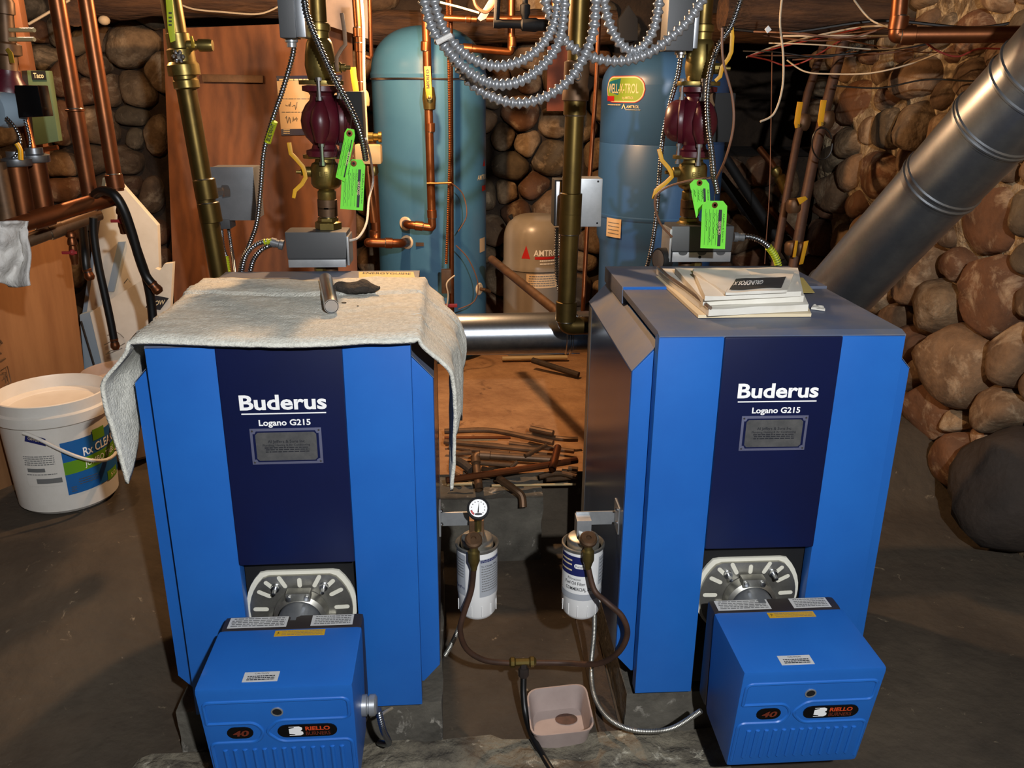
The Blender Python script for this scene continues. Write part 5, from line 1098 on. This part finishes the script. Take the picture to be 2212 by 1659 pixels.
# ============================================================ OIL FILTERS AND LINES
def oilfilter(px, label, left):
    Yf = 1.72; c = P(px, 1240, Yf); zt = P(px, 1172, Yf).z; zb = P(px, 1318, Yf).z; r = .0475; C = V((c.x, Yf, zb)); h = zt-zb
    t = thing('oil_filter', label, 'filter', C)
    MB().lathe(C, (0, 0, 1), [(0, 0), (r*.80, 0), (r*.86, .004), (r*.93, .010), (r*.98, h*.30), (r, h*.32), (r, h-.006)], 40).build('canister', 'fil_white', t)
    for k in range(12):
        a = k*math.pi/6+.2; MB().tube([V((C.x+r*.975*math.sin(a), Yf-r*.975*math.cos(a), zb+.012)), V((C.x+r*.975*math.sin(a), Yf-r*.975*math.cos(a), zb+h*.22))], .0011, 5).build('grip_flute', 'fil_white', t)
    MB().lathe(C, (0, 0, 1), [(r, h-.006), (r+.003, h-.004), (r+.003, h+.002), (r, h+.004), (r*.93, h), (r*.88, h-.006), (r*.5, h-.006)], 40).build('seam_rim', 'alum', t)
    MB().lathe(C+V((0, 0, h-.006)), (0, 0, 1), [(r*.80, 0), (r*.80, .014), (r*.76, .022), (r*.70, .024), (0, .026)], 32).build('filter_head', 'alum', t)
    MB().box(C.x-.014, C.x+.014, Yf-.036, Yf+.036, zt+.012, zt+.034).build('head_bridge', 'alum', t, bevel=.005)
    f = lambda u, v, d=.0008: V((C.x+(r+d)*math.sin(u/r), Yf-(r+d)*math.cos(u/r), zb+v))
    P_ = lambda u0, u1, v0, v1, nm, m, d=.0008: MB().grid(lambda a, b: f(u0+(u1-u0)*a, v0+(v1-v0)*b, d), 12, 1).build(nm, m, t)
    if left:
        a = P_(.004, .062, h*.36, h*.90, 'label', 'fil_gray'); text('To Change Filter', lambda u, v: f(.030+u, h*.80+v, .0014), .045, .004, 'dark_print', a, bold=.01)
        bars(lambda u, v: f(u, v, .0014), [h*(.44+.035*i) for i in range(10)], .008, .058, .0022, 'gray_print', a, seed=3); bars(lambda u, v: f(u, v, .0014), [h*.855, h*.875], .006, .06, .003, 'fil_blue', a, seed=4)
        b = P_(-.07, -.03, h*.36, h*.94, 'label', 'fil_gray'); text('PurePro', lambda u, v: f(-.047+u, h*.47+v, .0014), .03, .008, 'fil_blue', b); bars(lambda u, v: f(u, v, .0014), [h*(.62+.04*i) for i in range(7)], -.068, -.034, .0022, 'gray_print', b, seed=5)
    else:
        a = P_(-.07, .008, h*.66, h*.93, 'label', 'fil_blue'); fpill(lambda u, v, d: f(-.010+u, h*.80+v, d), .034, .012, .0012, 'logo_pill', 'fil_white', a)
        text('PurePro', lambda u, v: f(-.010+u, h*.80+v, .0018), .028, .006, 'dark_print', a); bars(lambda u, v: f(u, v, .0014), [h*.86, h*.80, h*.72], -.066, -.032, .004, 'cream_print', a, seed=6)
        b = P_(-.07, .03, h*.40, h*.655, 'label', 'fil_white', .0006); text('Filtration', lambda u, v: f(-.026+u, h*.615+v, .0012), .032, .006, 'dark_print', b); text('Fuel Oil Filter', lambda u, v: f(-.024+u, h*.555+v, .0012), .05, .0085, 'dark_print', b, bold=.01)
        text('COMMERCIAL DUTY', lambda u, v: f(-.010+u, h*.475+v, .0012), .075, .0085, 'dark_print', b, bold=.01); MB().tube([f(-.065, h*.435, .001), f(0, h*.435, .001), f(.03, h*.435, .001)], .0005, 4).build('rule_line', 'dark_print', b)
        c2 = P_(.035, .066, h*.5, h*.9, 'label', 'fil_gray'); bars(lambda u, v: f(u, v, .0014), [h*(.55+.05*i) for i in range(7)], .037, .062, .0025, 'gray_print', c2, seed=7)
        P_(-.07, .066, h*.31, h*.40, 'label_band', 'fil_gray', .0005)
    k = P(px-8 if left else px+14, 1172 if left else 1170, Yf-.06)
    MB().lathe(k+V((0, 0, .006)), (0, -.55, 1), [(.017, -.008), (.020, -.004), (.020, .004), (.016, .008), (.006, .008), (.005, .004), (0, .004)], 20).build('shutoff_knob', 'copper_dark', t)
    MB().lathe(k+V((0, -.002, -.004)), (0, -.1, -1), [(.009, 0), (.010, .014), (.014, .018), (.014, .040), (.012, .044), (.008, .056), (.007, .062)], 12).build('hose_fitting', 'brass', t)
    MB().tube([k+V((0, 0, -.006)), V((C.x, Yf-.02, zt+.016))], .010, 10).build('inlet_neck', 'copper_dark', t)
    # bracket to the boiler side
    s = -1 if left else 1; xb = -.043 if left else .372; zbk = P(px, 1125, Yf).z
    MB().box(*sorted((C.x-s*.016, xb)), Yf+.02, Yf+.024, zbk-.022, zbk+.012).build('bracket', 'relay_light', t)
    MB().box(*sorted((xb, xb-s*.004)), Yf-.03, Yf+.024, zbk-.022, zbk+.045).build('bracket', 'relay_light', t)
    MB().box(C.x-.018, C.x+.016, Yf-.012, Yf+.03, zt+.02, zbk+.006).build('bracket_neck', 'copper_dark' if left else 'relay_light', t, bevel=.002)
    for dz in (.0, .034): MB().lathe(V((xb-s*.004, Yf-.012, zbk+dz)), (-s, -.3, 0), [(.0045, 0), (.0045, .004), (0, .006)], 8).build('bolt', 'steel', t)
    if left:
        g = P(1033, 1098, Yf-.035); d = V((-.0, -.80, .62)).normalized()
        ga = MB().lathe(g-d*.02, d, [(.0235, -.004), (.0245, 0), (.0245, .022), (.0215, .024), (.0205, .021), (0, .021)], 30).build('pressure_gauge', 'steel', t)
        MB().lathe(g-d*.02, d, [(.0255, .012), (.0255, .0235), (.021, .0255), (.0205, .0215)], 30).build('gauge_rim', 'black', t)
        ex = V((1, 0, 0)); ey = d.cross(ex)
        gl = lambda u, v, o=.0018: g+d*o+ex*u+ey*v
        dl = MB().add([gl(.0203*math.cos(i*.2618), .0203*math.sin(i*.2618)) for i in range(24)], [tuple(range(24))]).build('dial', 'white_print', t, smooth=False)
        MB().add([gl(-.002, -.010, .0024), gl(.001, -.010, .0024), gl(.0022, .0165, .0024)], [(0, 1, 2)]).build('needle', 'black', t, smooth=False)
        for i in range(11):
            a = math.radians(225-27*i); MB().add([gl(.0150*math.cos(a)-.001, .0150*math.sin(a)-.001, .0022), gl(.0150*math.cos(a)+.001, .0150*math.sin(a)-.001, .0022), gl(.0150*math.cos(a)+.001, .0150*math.sin(a)+.0012, .0022), gl(.0150*math.cos(a)-.001, .0150*math.sin(a)+.0012, .0022)], [(0, 1, 2, 3)]).build('dial_mark', 'dark_print', t, smooth=False)
        MB().add([gl(.019*math.cos(math.radians(a)), .019*math.sin(math.radians(a)), .0021) for a in (195, 215, 235)]+[gl(.0145*math.cos(math.radians(a)), .0145*math.sin(math.radians(a)), .0021) for a in (235, 215, 195)], [(0, 1, 2, 3, 4, 5)]).build('dial_red_arc', 'red_print', t, smooth=False)
        MB().add([gl(.009*math.cos(i*.524), -.0135+.0028*math.sin(i*.524), .0021) for i in range(12)], [tuple(range(12))]).build('dial_badge', 'dark_print', t, smooth=False)
        MB().lathe(g-d*.02+V((0, .01, -.028)), (0, 0, 1), [(.009, -.03), (.009, .004)], 10).build('gauge_stem', 'brass', t)
    return k
kL = oilfilter(1031, 'white fuel oil filter with pressure gauge beside the left boiler', True)
kR = oilfilter(1257, 'white fuel oil filter with dark blue label beside the right boiler', False)
YH = 1.66
ol = thing('oil_line', 'dark oil line joining the two filters with a tee between', 'hose', P(1130, 1440, 1.70))
lp_ = [kL+V((0, -.006, -.06))]+[P(*p) for p in [(1018, 1275, YH), (1002, 1325, YH), (994, 1362, YH), (1008, 1402, 1.68), (1046, 1426, 1.69), (1095, 1432, 1.70), (1112, 1432, 1.70)]]
MB().tube(spl(lp_, 8), .0068, 12).build('left_tube', 'rusty', ol)
rp_ = [P(1150, 1431, 1.70), P(1220, 1432, 1.70), P(1290, 1434, 1.65), P(1335, 1410, 1.61), P(1355, 1370, 1.60), P(1344, 1332, 1.60), P(1312, 1302, 1.61), P(1284, 1275, 1.635), kR+V((0, -.006, -.06))]
MB().tube(spl(rp_, 8), .0068, 12).build('right_tube', 'rusty', ol)
a = P(1100, 1431, 1.70); b = P(1164, 1429, 1.70)
MB().lathe(a, b-a, [(.0075, 0), (.013, .004), (.013, .012), (.009, .016), (.009, .048), (.013, .052), (.013, .060), (.0075, .066)], 8).build('tee', 'brass', ol)
MB().lathe(P(1131, 1432, 1.70), P(1131, 1465, 1.69)-P(1131, 1432, 1.70), [(.009, 0), (.009, .012), (.013, .014), (.013, .032), (.010, .036)], 8).build('tee_nut', 'boiler_dark', ol)
dp = [P(1131, 1462, 1.69), P(1131, 1500, 1.67), P(1136, 1545, 1.64), P(1150, 1590, 1.59), P(1172, 1632, 1.54), P(1205, 1685, 1.47)]
MB().tube(spl(dp, 8), .0078, 12).build('drop_tube', 'rubber', ol)
tag(corr([P(1284, 1318, 1.78), P(1283, 1370, 1.78), P(1277, 1440, 1.77), P(1283, 1500, 1.69), P(1308, 1545, 1.62), P(1350, 1572, 1.57), P(1400, 1580, 1.54), P(1455, 1572, 1.52), P(1515, 1535, 1.50)], .0066, .004, 10, .08).build('braided_hose', 'alum'), 'braided steel fuel hose from the right filter to the right burner', 'hose')
tag(corr([P(1000, 1330, 1.79), P(990, 1360, 1.79), P(975, 1392, 1.79), P(962, 1415, 1.79)], .0066, .004, 10, .08).build('braided_hose', 'alum'), 'short braided steel hose beside the left boiler', 'hose')
# ============================================================ FLOOR OBJECTS
qd = [PZ(1140, 1494, .065), PZ(1262, 1480, .065), PZ(1283, 1578, .065), PZ(1150, 1592, .065)]; cc = sum(qd, V((0, 0, 0)))/4
def rring(s, z, k=6, rad=.22):
    out = []
    for i in range(4):
        p = qd[i]; a = qd[i-1]; b = qd[(i+1) % 4]; p0 = p.lerp(a, rad); p2 = p.lerp(b, rad)
        for j in range(k+1):
            t = j/k; q = p0*(1-t)**2+p*2*t*(1-t)+p2*t*t; q = cc+(q-cc)*s; out.append(V((q.x, q.y, z)))
    return out
tb_ = MB(); rings = [rring(.86, .004), rring(.98, .060), rring(1.04, .064), rring(1.05, .069), rring(1.0, .069), rring(.95, .060), rring(.84, .010)]
n = len(rings[0])
for r_ in rings: tb_.v += r_
for i in range(len(rings)-1):
    for j in range(n): tb_.f.append((i*n+j, i*n+(j+1) % n, (i+1)*n+(j+1) % n, (i+1)*n+j))
tb_.f.append(tuple(range(n))); tb_.f.append(tuple((len(rings)-1)*n+j for j in range(n)))
tub = tag(tb_.build('plastic_tub', 'tub'), 'open pale plastic tub with oily stains on the pit floor', 'tub')
MB().add([cc+V(((.028+.012*noise.noise(V((i, 3, 1))))*math.cos(i*.35)+.022, (.020+.012*noise.noise(V((i, 5, 2))))*math.sin(i*.35)+.030, 0))*1.0+V((0, 0, .0115-cc.z)) for i in range(18)], [tuple(range(18))]).build('oil_stain', 'oil', tub, smooth=False)
MB().add([p+V((0, 0, .003)) for p in rring(.845, .0105)][0:0]+[V((p.x, p.y, .0125)) for p in (qd[3].lerp(cc, .2), qd[2].lerp(cc, .2), qd[2].lerp(cc, .36), qd[3].lerp(cc, .36))], [(0, 1, 2, 3)]).build('oil_pool', 'red_knob', tub, smooth=False)
a = P(1262, 1335, 2.02); b = PZ(1318, 1588, .016)
pk = MB(); d = (b-a).normalized(); s = d.cross(V((0, 1, 0))).normalized()*.026; n_ = V((0, .02, 0))
pk.hexa([a-s, a+s, a+s+n_, a-s+n_, b-s, b+s, b+s+n_, b-s+n_]); tag(pk.build('wood_plank', 'wood_dark', bevel=.003), 'dark wooden plank leaning between the tub and the right boiler', 'plank')
# scrap pipes behind the step
def scrap(label, pts, r, m='copper_dark', n=10, open_end=False, group=None):
    q = [PZ(*p) for p in pts]; q = spl(q, 6) if len(q) > 2 else q
    mb = MB().tube(q, r, n, caps=not open_end)
    if open_end: mb.tube(q, r*.78, n, caps=False)
    return tag(mb.build('scrap_pipe', m), label, 'pipe', group or 'scrap pipes heaped behind the step')
scrap('long bowed dark pipe along the back top of the heap', [(960, 932, .30), (1045, 929, .30), (1099, 936, .30), (1195, 957, .30)], .0105)
scrap('straight brighter copper pipe second from the back of the heap', [(960, 946, .29), (1103, 945, .29)], .006, 'copper')
scrap('thin pale pipe just below the bright copper one in the heap', [(960, 950, .28), (1075, 949, .28)], .0045, 'tan')
scrap('dark pipe slanting right across the upper heap', [(960, 954, .30), (1160, 973, .30)], .0105)
e1 = thing('scrap_pipe', 'elbowed copper pipe end hanging over the step', 'pipe', PZ(1033, 1053, .24), 'scrap pipes heaped behind the step')
MB().tube(bend([PZ(1200, 993, .31), PZ(1026, 982, .33), PZ(1035, 1058, .255)], .02), .0135, 12, caps=False).build('pipe_run', 'copper_dark', e1)
MB().lathe(PZ(1035, 982.5, .33), PZ(1060, 984, .327)-PZ(1035, 982.5, .33), [(.0135, 0), (.0165, .002), (.0165, .035), (.0135, .037)], 12).build('elbow', 'copper_dark', e1)
MB().lathe(PZ(1027, 990, .325), PZ(1035, 1058, .255)-PZ(1027, 990, .325), [(.0135, 0), (.0165, .002), (.0165, .018), (.0135, .02)], 12).build('elbow', 'copper_dark', e1)
scrap('long copper pipe rising to the right across the front of the heap', [(964, 1038, .30), (1187, 1004, .31), (1246, 994, .31)], .0115, 'copper')
scrap('short reddish pipe with open end pointing at the camera on the heap', [(1205, 966, .345), (1193, 1014, .32)], .0125, 'copper', 14, True)
e2 = scrap('pipe with thick elbow drooping over the step face', [(1077, 1033, .285), (1112, 1058, .27), (1127, 1072, .255), (1130, 1096, .225)], .0125)
scrap('short fat pipe stub at the back right of the heap', [(1146, 926, .31), (1195, 936, .31)], .012)
scrap('curved pipe under the fat stub at back right', [(1138, 938, .28), (1214, 948, .29), (1248, 949, .29)], .010)
scrap('thin rod slanting upward to the right mid heap', [(1134, 985, .33), (1180, 962, .34)], .0075, 'copper_dark')
scrap('short greenish pipe below the elbowed one', [(1037, 1000, .31), (1110, 1005, .30)], .0085)
scrap('stubby offcut crossing the greenish pipe', [(1104, 1010, .30), (1118, 997, .32)], .007)
scrap('thick dark bent piece at the left of the heap', [(980, 993, .30), (1000, 1002, .30), (1018, 1016, .29)], .015, 'wood_dark')
scrap('curved hook of pipe by the left boiler edge', [(976, 1000, .30), (975, 1016, .28), (992, 1030, .27)], .008)
scrap('thin pale tube along the front left of the heap', [(966, 1046, .262), (1020, 1045, .262)], .0055, 'tan')
scrap('thin pale wire along the top edge of the step', [(1062, 1049, .258), (1244, 1046, .258)], .004, 'tan')
scrap('broad dark pipe at the lower right of the heap', [(1165, 1030, .275), (1204, 1022, .285), (1246, 1030, .285)], .0095)
for pts, l in (([(978, 981, .28), (1018, 978, .28)], 'short brown pipe peeping out left of the elbowed pipe'), ([(1016, 972, .27), (1100, 980, .27)], 'brown pipe running just above the elbowed pipe'), ([(1180, 1036, .265), (1244, 1030, .265)], 'lowest dark pipe at the right end of the heap'), ([(1228, 1012, .30), (1248, 1014, .30)], 'stub of pipe touching the right boiler side, upper one'), ([(1214, 1018, .28), (1246, 1022, .28)], 'stub of pipe touching the right boiler side, lower one'),
    ([(1056, 1010, .27), (1092, 1005, .28)], 'small brown offcut under the greenish pipe'), ([(1042, 1012, .28), (1064, 1018, .28)], 'small brown offcut right of the hanging elbow end'), ([(970, 966, .265), (1150, 985, .26)], 'long brown pipe buried below the dark slanting one'), ([(1000, 1022, .26), (1120, 1018, .26)], 'buried pipe under the long rising copper pipe'), ([(1100, 958, .27), (1240, 975, .27)], 'buried pipe passing behind the reddish upright pipe')):
    scrap(l, pts, .009)
# pipe leaning before the grey tank, rod under the flue
tag(MB().tube([P(1062, 560, 3.45), P(1228, 693, 2.60)], .0165, 12).build('loose_pipe', 'copper_dark'), 'brown pipe leaning across the grey expansion tank', 'pipe')
tag(MB().tube([PZ(1085, 775, .27), PZ(1225, 772, .27)], .012, 10).build('loose_pipe', 'tan'), 'pale pipe lying on the dirt under the flue pipe', 'pipe')
tag(MB().tube([PZ(1150, 778, .30), PZ(1250, 810, .27)], .014, 10).build('loose_pipe', 'wood_dark'), 'dark stick lying on the dirt by the right boiler', 'stick')
# ============================================================ RIGHT SIDE AND TOP
def rpipe(label, pts, r, m): return pipe('iron_pipe', label, [P(*p) for p in pts], r, m, bendit=False, n=12)
rpipe('thin rusty pipe left of the pair at the right stone wall', [(1778, 100, 3.5), (1745, 200, 3.45), (1722, 300, 3.4), (1700, 420, 3.3), (1672, 580, 3.2)], .0155, 'rusty')
rpipe('thicker rusty pipe right of the pair at the right stone wall', [(1822, 90, 3.35), (1787, 220, 3.3), (1760, 330, 3.25), (1740, 430, 3.2), (1710, 600, 3.1)], .020, 'rusty')
for (x, y, Yv, l, dx) in ((1725, 262, 3.36, 'yellow-handled valve on the thin rusty pipe at right', 0), (1776, 258, 3.22, 'yellow-handled valve on the thicker rusty pipe at right', 0)):
    t = thing('ball_valve', l, 'valve', P(x, y+20, Yv))
    MB().lathe(P(x+6, y+20, Yv+.06), P(x+12, y-20, Yv+.06)-P(x+6, y+20, Yv+.06), [(.02, 0), (.028, .01), (.032, .03), (.028, .055), (.02, .065)], 12).build('valve_body', 'copper_dark', t)
    handle(t, None, [P(a, b, Yv) for a, b in [(x-2, y+14), (x-3, y+4), (x, y-18), (x+4, y-42)]], .022, 'yellow', .005)
    MB().tube([P(x-2, y+10, Yv), P(x+6, y+8, Yv+.06)], .008, 8).build('stem', 'brass', t)
for (q, l) in (([(1738, 522), (1747, 520), (1735, 570), (1727, 572)], 'orange valve handle low beside the flue pipe'), ([(1719, 520), (1724, 520), (1719, 556), (1713, 556)], 'narrow orange valve handle low at the rusty pipes'), ([(1722, 428), (1740, 424), (1745, 430), (1728, 442)], 'small orange valve lever between the rusty pipes')):
    t = thing('gate_valve', l.replace('handle', 'handled valve').replace('lever', 'levered valve'), 'valve', P(q[0][0]-8, q[0][1]+20, 3.12))
    MB().prism([P(x, y, 3.05) for x, y in q], V((0, .006, 0))).build('handle', 'yellow', t, bevel=.001)
    MB().lathe(P(q[0][0]-8, q[0][1]+2, 3.12), (.1, 0, -1), [(.022, 0), (.028, .01), (.028, .04), (.022, .05)], 12).build('body', 'copper_dark', t)
tag(MB().tube(spl([P(1776+22*math.cos(t), 310+34*math.sin(t), 3.1) for t in [i*.5 for i in range(13)]], 4), .003, 6).build('wire_loop', 'rubber'), 'black wire loop hung at the yellow valve on the right', 'wire')
for (pts, r, m, l) in (([(1560, 330, 3.9), (1650, 470, 3.8), (1700, 545, 3.7), (1800, 695, 3.6)], .022, 'black', 'upper black pipe slanting in the dark corner'), ([(1555, 380, 4.2), (1610, 450, 4.1), (1668, 520, 4.0)], .026, 'black', 'lower black pipe slanting in the dark corner'), ([(1640, 320, 3.75), (1668, 355, 3.7), (1692, 400, 3.65)], .014, 'copper', 'short copper pipe angled in the dark corner'), ([(1655, 440, 4.3), (1700, 490, 4.3), (1722, 515, 4.2)], .018, 'copper', 'copper pipe low in the dark corner behind the relay')):
    pipe('corner_pipe', l, [P(*p) for p in pts], r, m, bendit=False)
t = thing('brass_fitting', 'brass fitting catching light in the dark corner', 'fitting', P(1686, 400, 3.66))
MB().lathe(P(1672, 362, 3.68), P(1694, 402, 3.65)-P(1672, 362, 3.68), [(.016, 0), (.024, .01), (.024, .03), (.018, .04), (.026, .05), (.026, .12), (.02, .13)], 14).build('body', 'brass', t)
tag(MB().tube(spl([P(1668, 104, 3.38), P(1665, 300, 3.25), P(1662, 420, 3.2), P(1655, 520, 3.2), P(1652, 570, 3.2)], 4), .0018, 5).build('thin_wire', 'wire_brown'), 'hair-thin wire hanging in the dark corner', 'wire')
def wire(label, pts, r, m): return tag(MB().tube(spl([P(*p) for p in pts], 8), r, 6).build('cable_wire', m), label, 'wire')
wire('grey wire dangling in a curve before the dark corner', [(1690, -10, 2.9), (1685, 50, 2.9), (1692, 120, 2.9), (1690, 190, 2.9), (1672, 245, 2.9), (1642, 263, 2.9)], .0035, 'wire_white')
wire('grey-brown wire curving beside the right pump', [(1560, 60, 2.1), (1562, 130, 2.1), (1582, 210, 2.1), (1584, 275, 2.1), (1568, 340, 2.12), (1548, 385, 2.2)], .003, 'wire_brown')
wire('brown wire from the right relay up past the tags', [(1452, 512, 2.26), (1425, 480, 2.26), (1415, 430, 2.26), (1440, 405, 2.25), (1490, 390, 2.22), (1535, 384, 2.2)], .003, 'wire_brown')
wire('pale wire drooping across the right stone wall', [(1700, 130, 3.3), (1740, 155, 3.25), (1800, 160, 3.2), (1880, 158, 3.1), (1960, 140, 3.0), (2040, 110, 2.9)], .003, 'wire_white')
wire('white wire bundle strand from the dark opening up right', [(1612, 124, 3.4), (1660, 105, 3.4), (1730, 85, 3.35), (1850, 60, 3.3), (1930, 55, 3.2)], .0035, 'wire_white')
wire('red wire strand of the bundle at upper right', [(1615, 122, 3.38), (1700, 98, 3.36), (1790, 78, 3.3), (1860, 60, 3.25)], .003, 'wire_red')
wire('second red wire drooping below the bundle', [(1620, 122, 3.36), (1660, 130, 3.36), (1700, 142, 3.35), (1745, 130, 3.3), (1820, 85, 3.3)], .003, 'wire_red')
wire('brown wire strand under the red ones', [(1625, 120, 3.4), (1720, 120, 3.4), (1800, 118, 3.35), (1850, 112, 3.3)], .003, 'wire_brown')
wire('dark wire across the stones below the ceiling at right', [(1800, 185, 3.2), (1900, 190, 3.1), (2000, 172, 3.0), (2100, 175, 2.9), (2150, 168, 2.85)], .003, 'rubber')
wire('pale bent wire by the copper elbow at upper right', [(1845, 0, 2.9), (1868, 30, 2.9), (1890, 48, 2.85), (1930, 62, 2.8)], .003, 'wire_white')
wire('red and white wire loop below the level copper pipe', [(2000, 92, 2.7), (2030, 112, 2.7), (2070, 122, 2.7), (2120, 105, 2.7), (2220, 110, 2.65)], .003, 'wire_red')
wire('dark sagging cable at the right ceiling', [(1560, 60, 3.2), (1700, 70, 3.1), (1900, 45, 3.0), (2100, 60, 2.9), (2230, 40, 2.8)], .005, 'rubber')
wire('pale wire stapled along the log beam at upper left', [(385, 8, 4.1), (420, 20, 4.1), (480, 26, 4.1), (560, 30, 4.1), (610, 10, 4.1)], .004, 'wire_white')
wire('thin stick-like wire slanting near the log end', [(62, 52, 3.6), (100, 30, 3.6), (150, 0, 3.6)], .005, 'wire_white')
wire('cream wire slanting over the left tank', [(950, 5, 3.3), (990, 15, 3.3), (1035, 28, 3.3)], .004, 'manila')
wire('grey cable bowing at the top beside the conduit coil', [(1022, -10, 3.2), (1030, 15, 3.2), (1050, 26, 3.2), (1068, 10, 3.2), (1072, -10, 3.2)], .006, 'wire_brown')
pipe('copper_pipe', 'copper pipe with elbow along the ceiling at upper right', [P(1948, -40, 2.62), P(1938, 66, 2.62), P(1936, 76, 2.62), P(2240, 74, 2.5)], .0235, 'copper', [jt(P(1941, 50, 2.62), P(1938, 66, 2.62)), jt(P(1962, 76, 2.61), P(2240, 74, 2.5))], rad=.04, jl=.02)
pipe('copper_pipe', 'thin copper pipe standing between the middle riser and right tank', [P(1296, -20, 3.2), P(1288, 180, 3.2), P(1274, 380, 3.2), P(1258, 690, 3.1)], .0085, 'copper', bendit=False)
pipe('copper_pipe', 'copper pipe from the top of the left tank to an elbow', [P(985, 102, 3.75), P(1096, 112, 3.75), P(1104, 112, 3.75), P(1106, -60, 3.75)], .0155, 'copper_bright', [jt(P(1010, 104, 3.75), P(1096, 112, 3.75)), jt(P(1106, 90, 3.75), P(1106, 60, 3.75))], rad=.03, jl=.02)
pipe('copper_pipe', 'short bright copper pipe high behind the coil', [P(922, 37, 3.62), P(1030, 42, 3.6)], .013, 'copper_bright', [jt(P(1012, 41, 3.6), P(1030, 42, 3.6))], jl=.01)
pipe('copper_pipe', 'bright copper stretch above the black valve', [P(1050, 41, 3.6), P(1196, 40, 3.6), P(1200, -60, 3.6)], .012, 'copper_bright', rad=.03)
bkv = thing('black_valve', 'black valve assembly silhouetted behind the conduit coil', 'valve', P(1130, 60, 3.0))
MB().lathe(P(1066, 51, 3.0), P(1192, 55, 3.0)-P(1066, 51, 3.0), [(.014, 0), (.015, .02), (.013, .03), (.013, .09), (.02, .095), (.022, .14), (.018, .15), (.018, .2)], 14).build('body', 'black', bkv)
MB().lathe(P(1134, 50, 3.0), (0, 0, 1), [(.012, 0), (.012, .02), (.017, .03), (.017, .055), (.009, .06), (.009, .10)], 12).build('stem', 'black', bkv)
MB().tube([P(1072, 52, 3.0), P(1076, -20, 3.0)], .010, 10).build('riser', 'black', bkv)
tag(MB().prism([P(x, y, 3.3) for x, y in [(1038, 46), (1031, 40), (1062, -10), (1078, -10), (1050, 40)]], V((0, .012, 0))).build('wrapped_strap', 'pail_old', bevel=.002), 'grey wrapped strap hanging from the ceiling above the left tank', 'strap')
tag(MB().prism([P(x, y, 3.5) for x, y in [(1345, 30), (1358, 10), (1370, 28), (1378, 40), (1378, 88), (1338, 88), (1336, 42)]], V((0, .04, 0))).build('black_casting', 'black', bevel=.004), 'black bell-shaped casting hanging above the right tank', 'casting')
tag(MB().prism([P(x, y, 2.9) for x, y in [(1652, 63), (1660, 55), (1667, 64), (1658, 72)]], V((0, .004, 0))).build('white_plug', 'white_print', bevel=.001), 'tiny white diamond-shaped plug face at upper right', 'plug')
for (x, y, r_, l) in ((225, 44, .026, 'round yellow insulator bulb on the log'), (168, 48, .022, 'pale wooden knob beside the log end')):
    tag(MB().ball(P(x, y, 4.2), (r_, r_, r_*.8), 12).build('knob', 'porcelain'), l, 'knob')

rw_ = random.Random(4)
for k in range(9):      # tangle of old wires under the ceiling at the upper right
    x0 = 1600+rw_.random()*120; y0 = 60+rw_.random()*80; x1 = x0+160+rw_.random()*330; y1 = 40+rw_.random()*110; yy = 2.9+rw_.random()*.5
    o = wire('thin old wire in the tangle below the ceiling at upper right', [(x0, y0, yy+.1), (x0*.7+x1*.3, (y0*.7+y1*.3)+18*rw_.random(), yy), (x0*.3+x1*.7, (y0*.3+y1*.7)+22*rw_.random(), yy-.05), (x1, y1, yy-.1)], .0022+.0015*rw_.random(), ('wire_brown', 'wire_white', 'rubber', 'wire_brown')[k % 4])
    o['group'] = 'tangle of wires at the upper right'
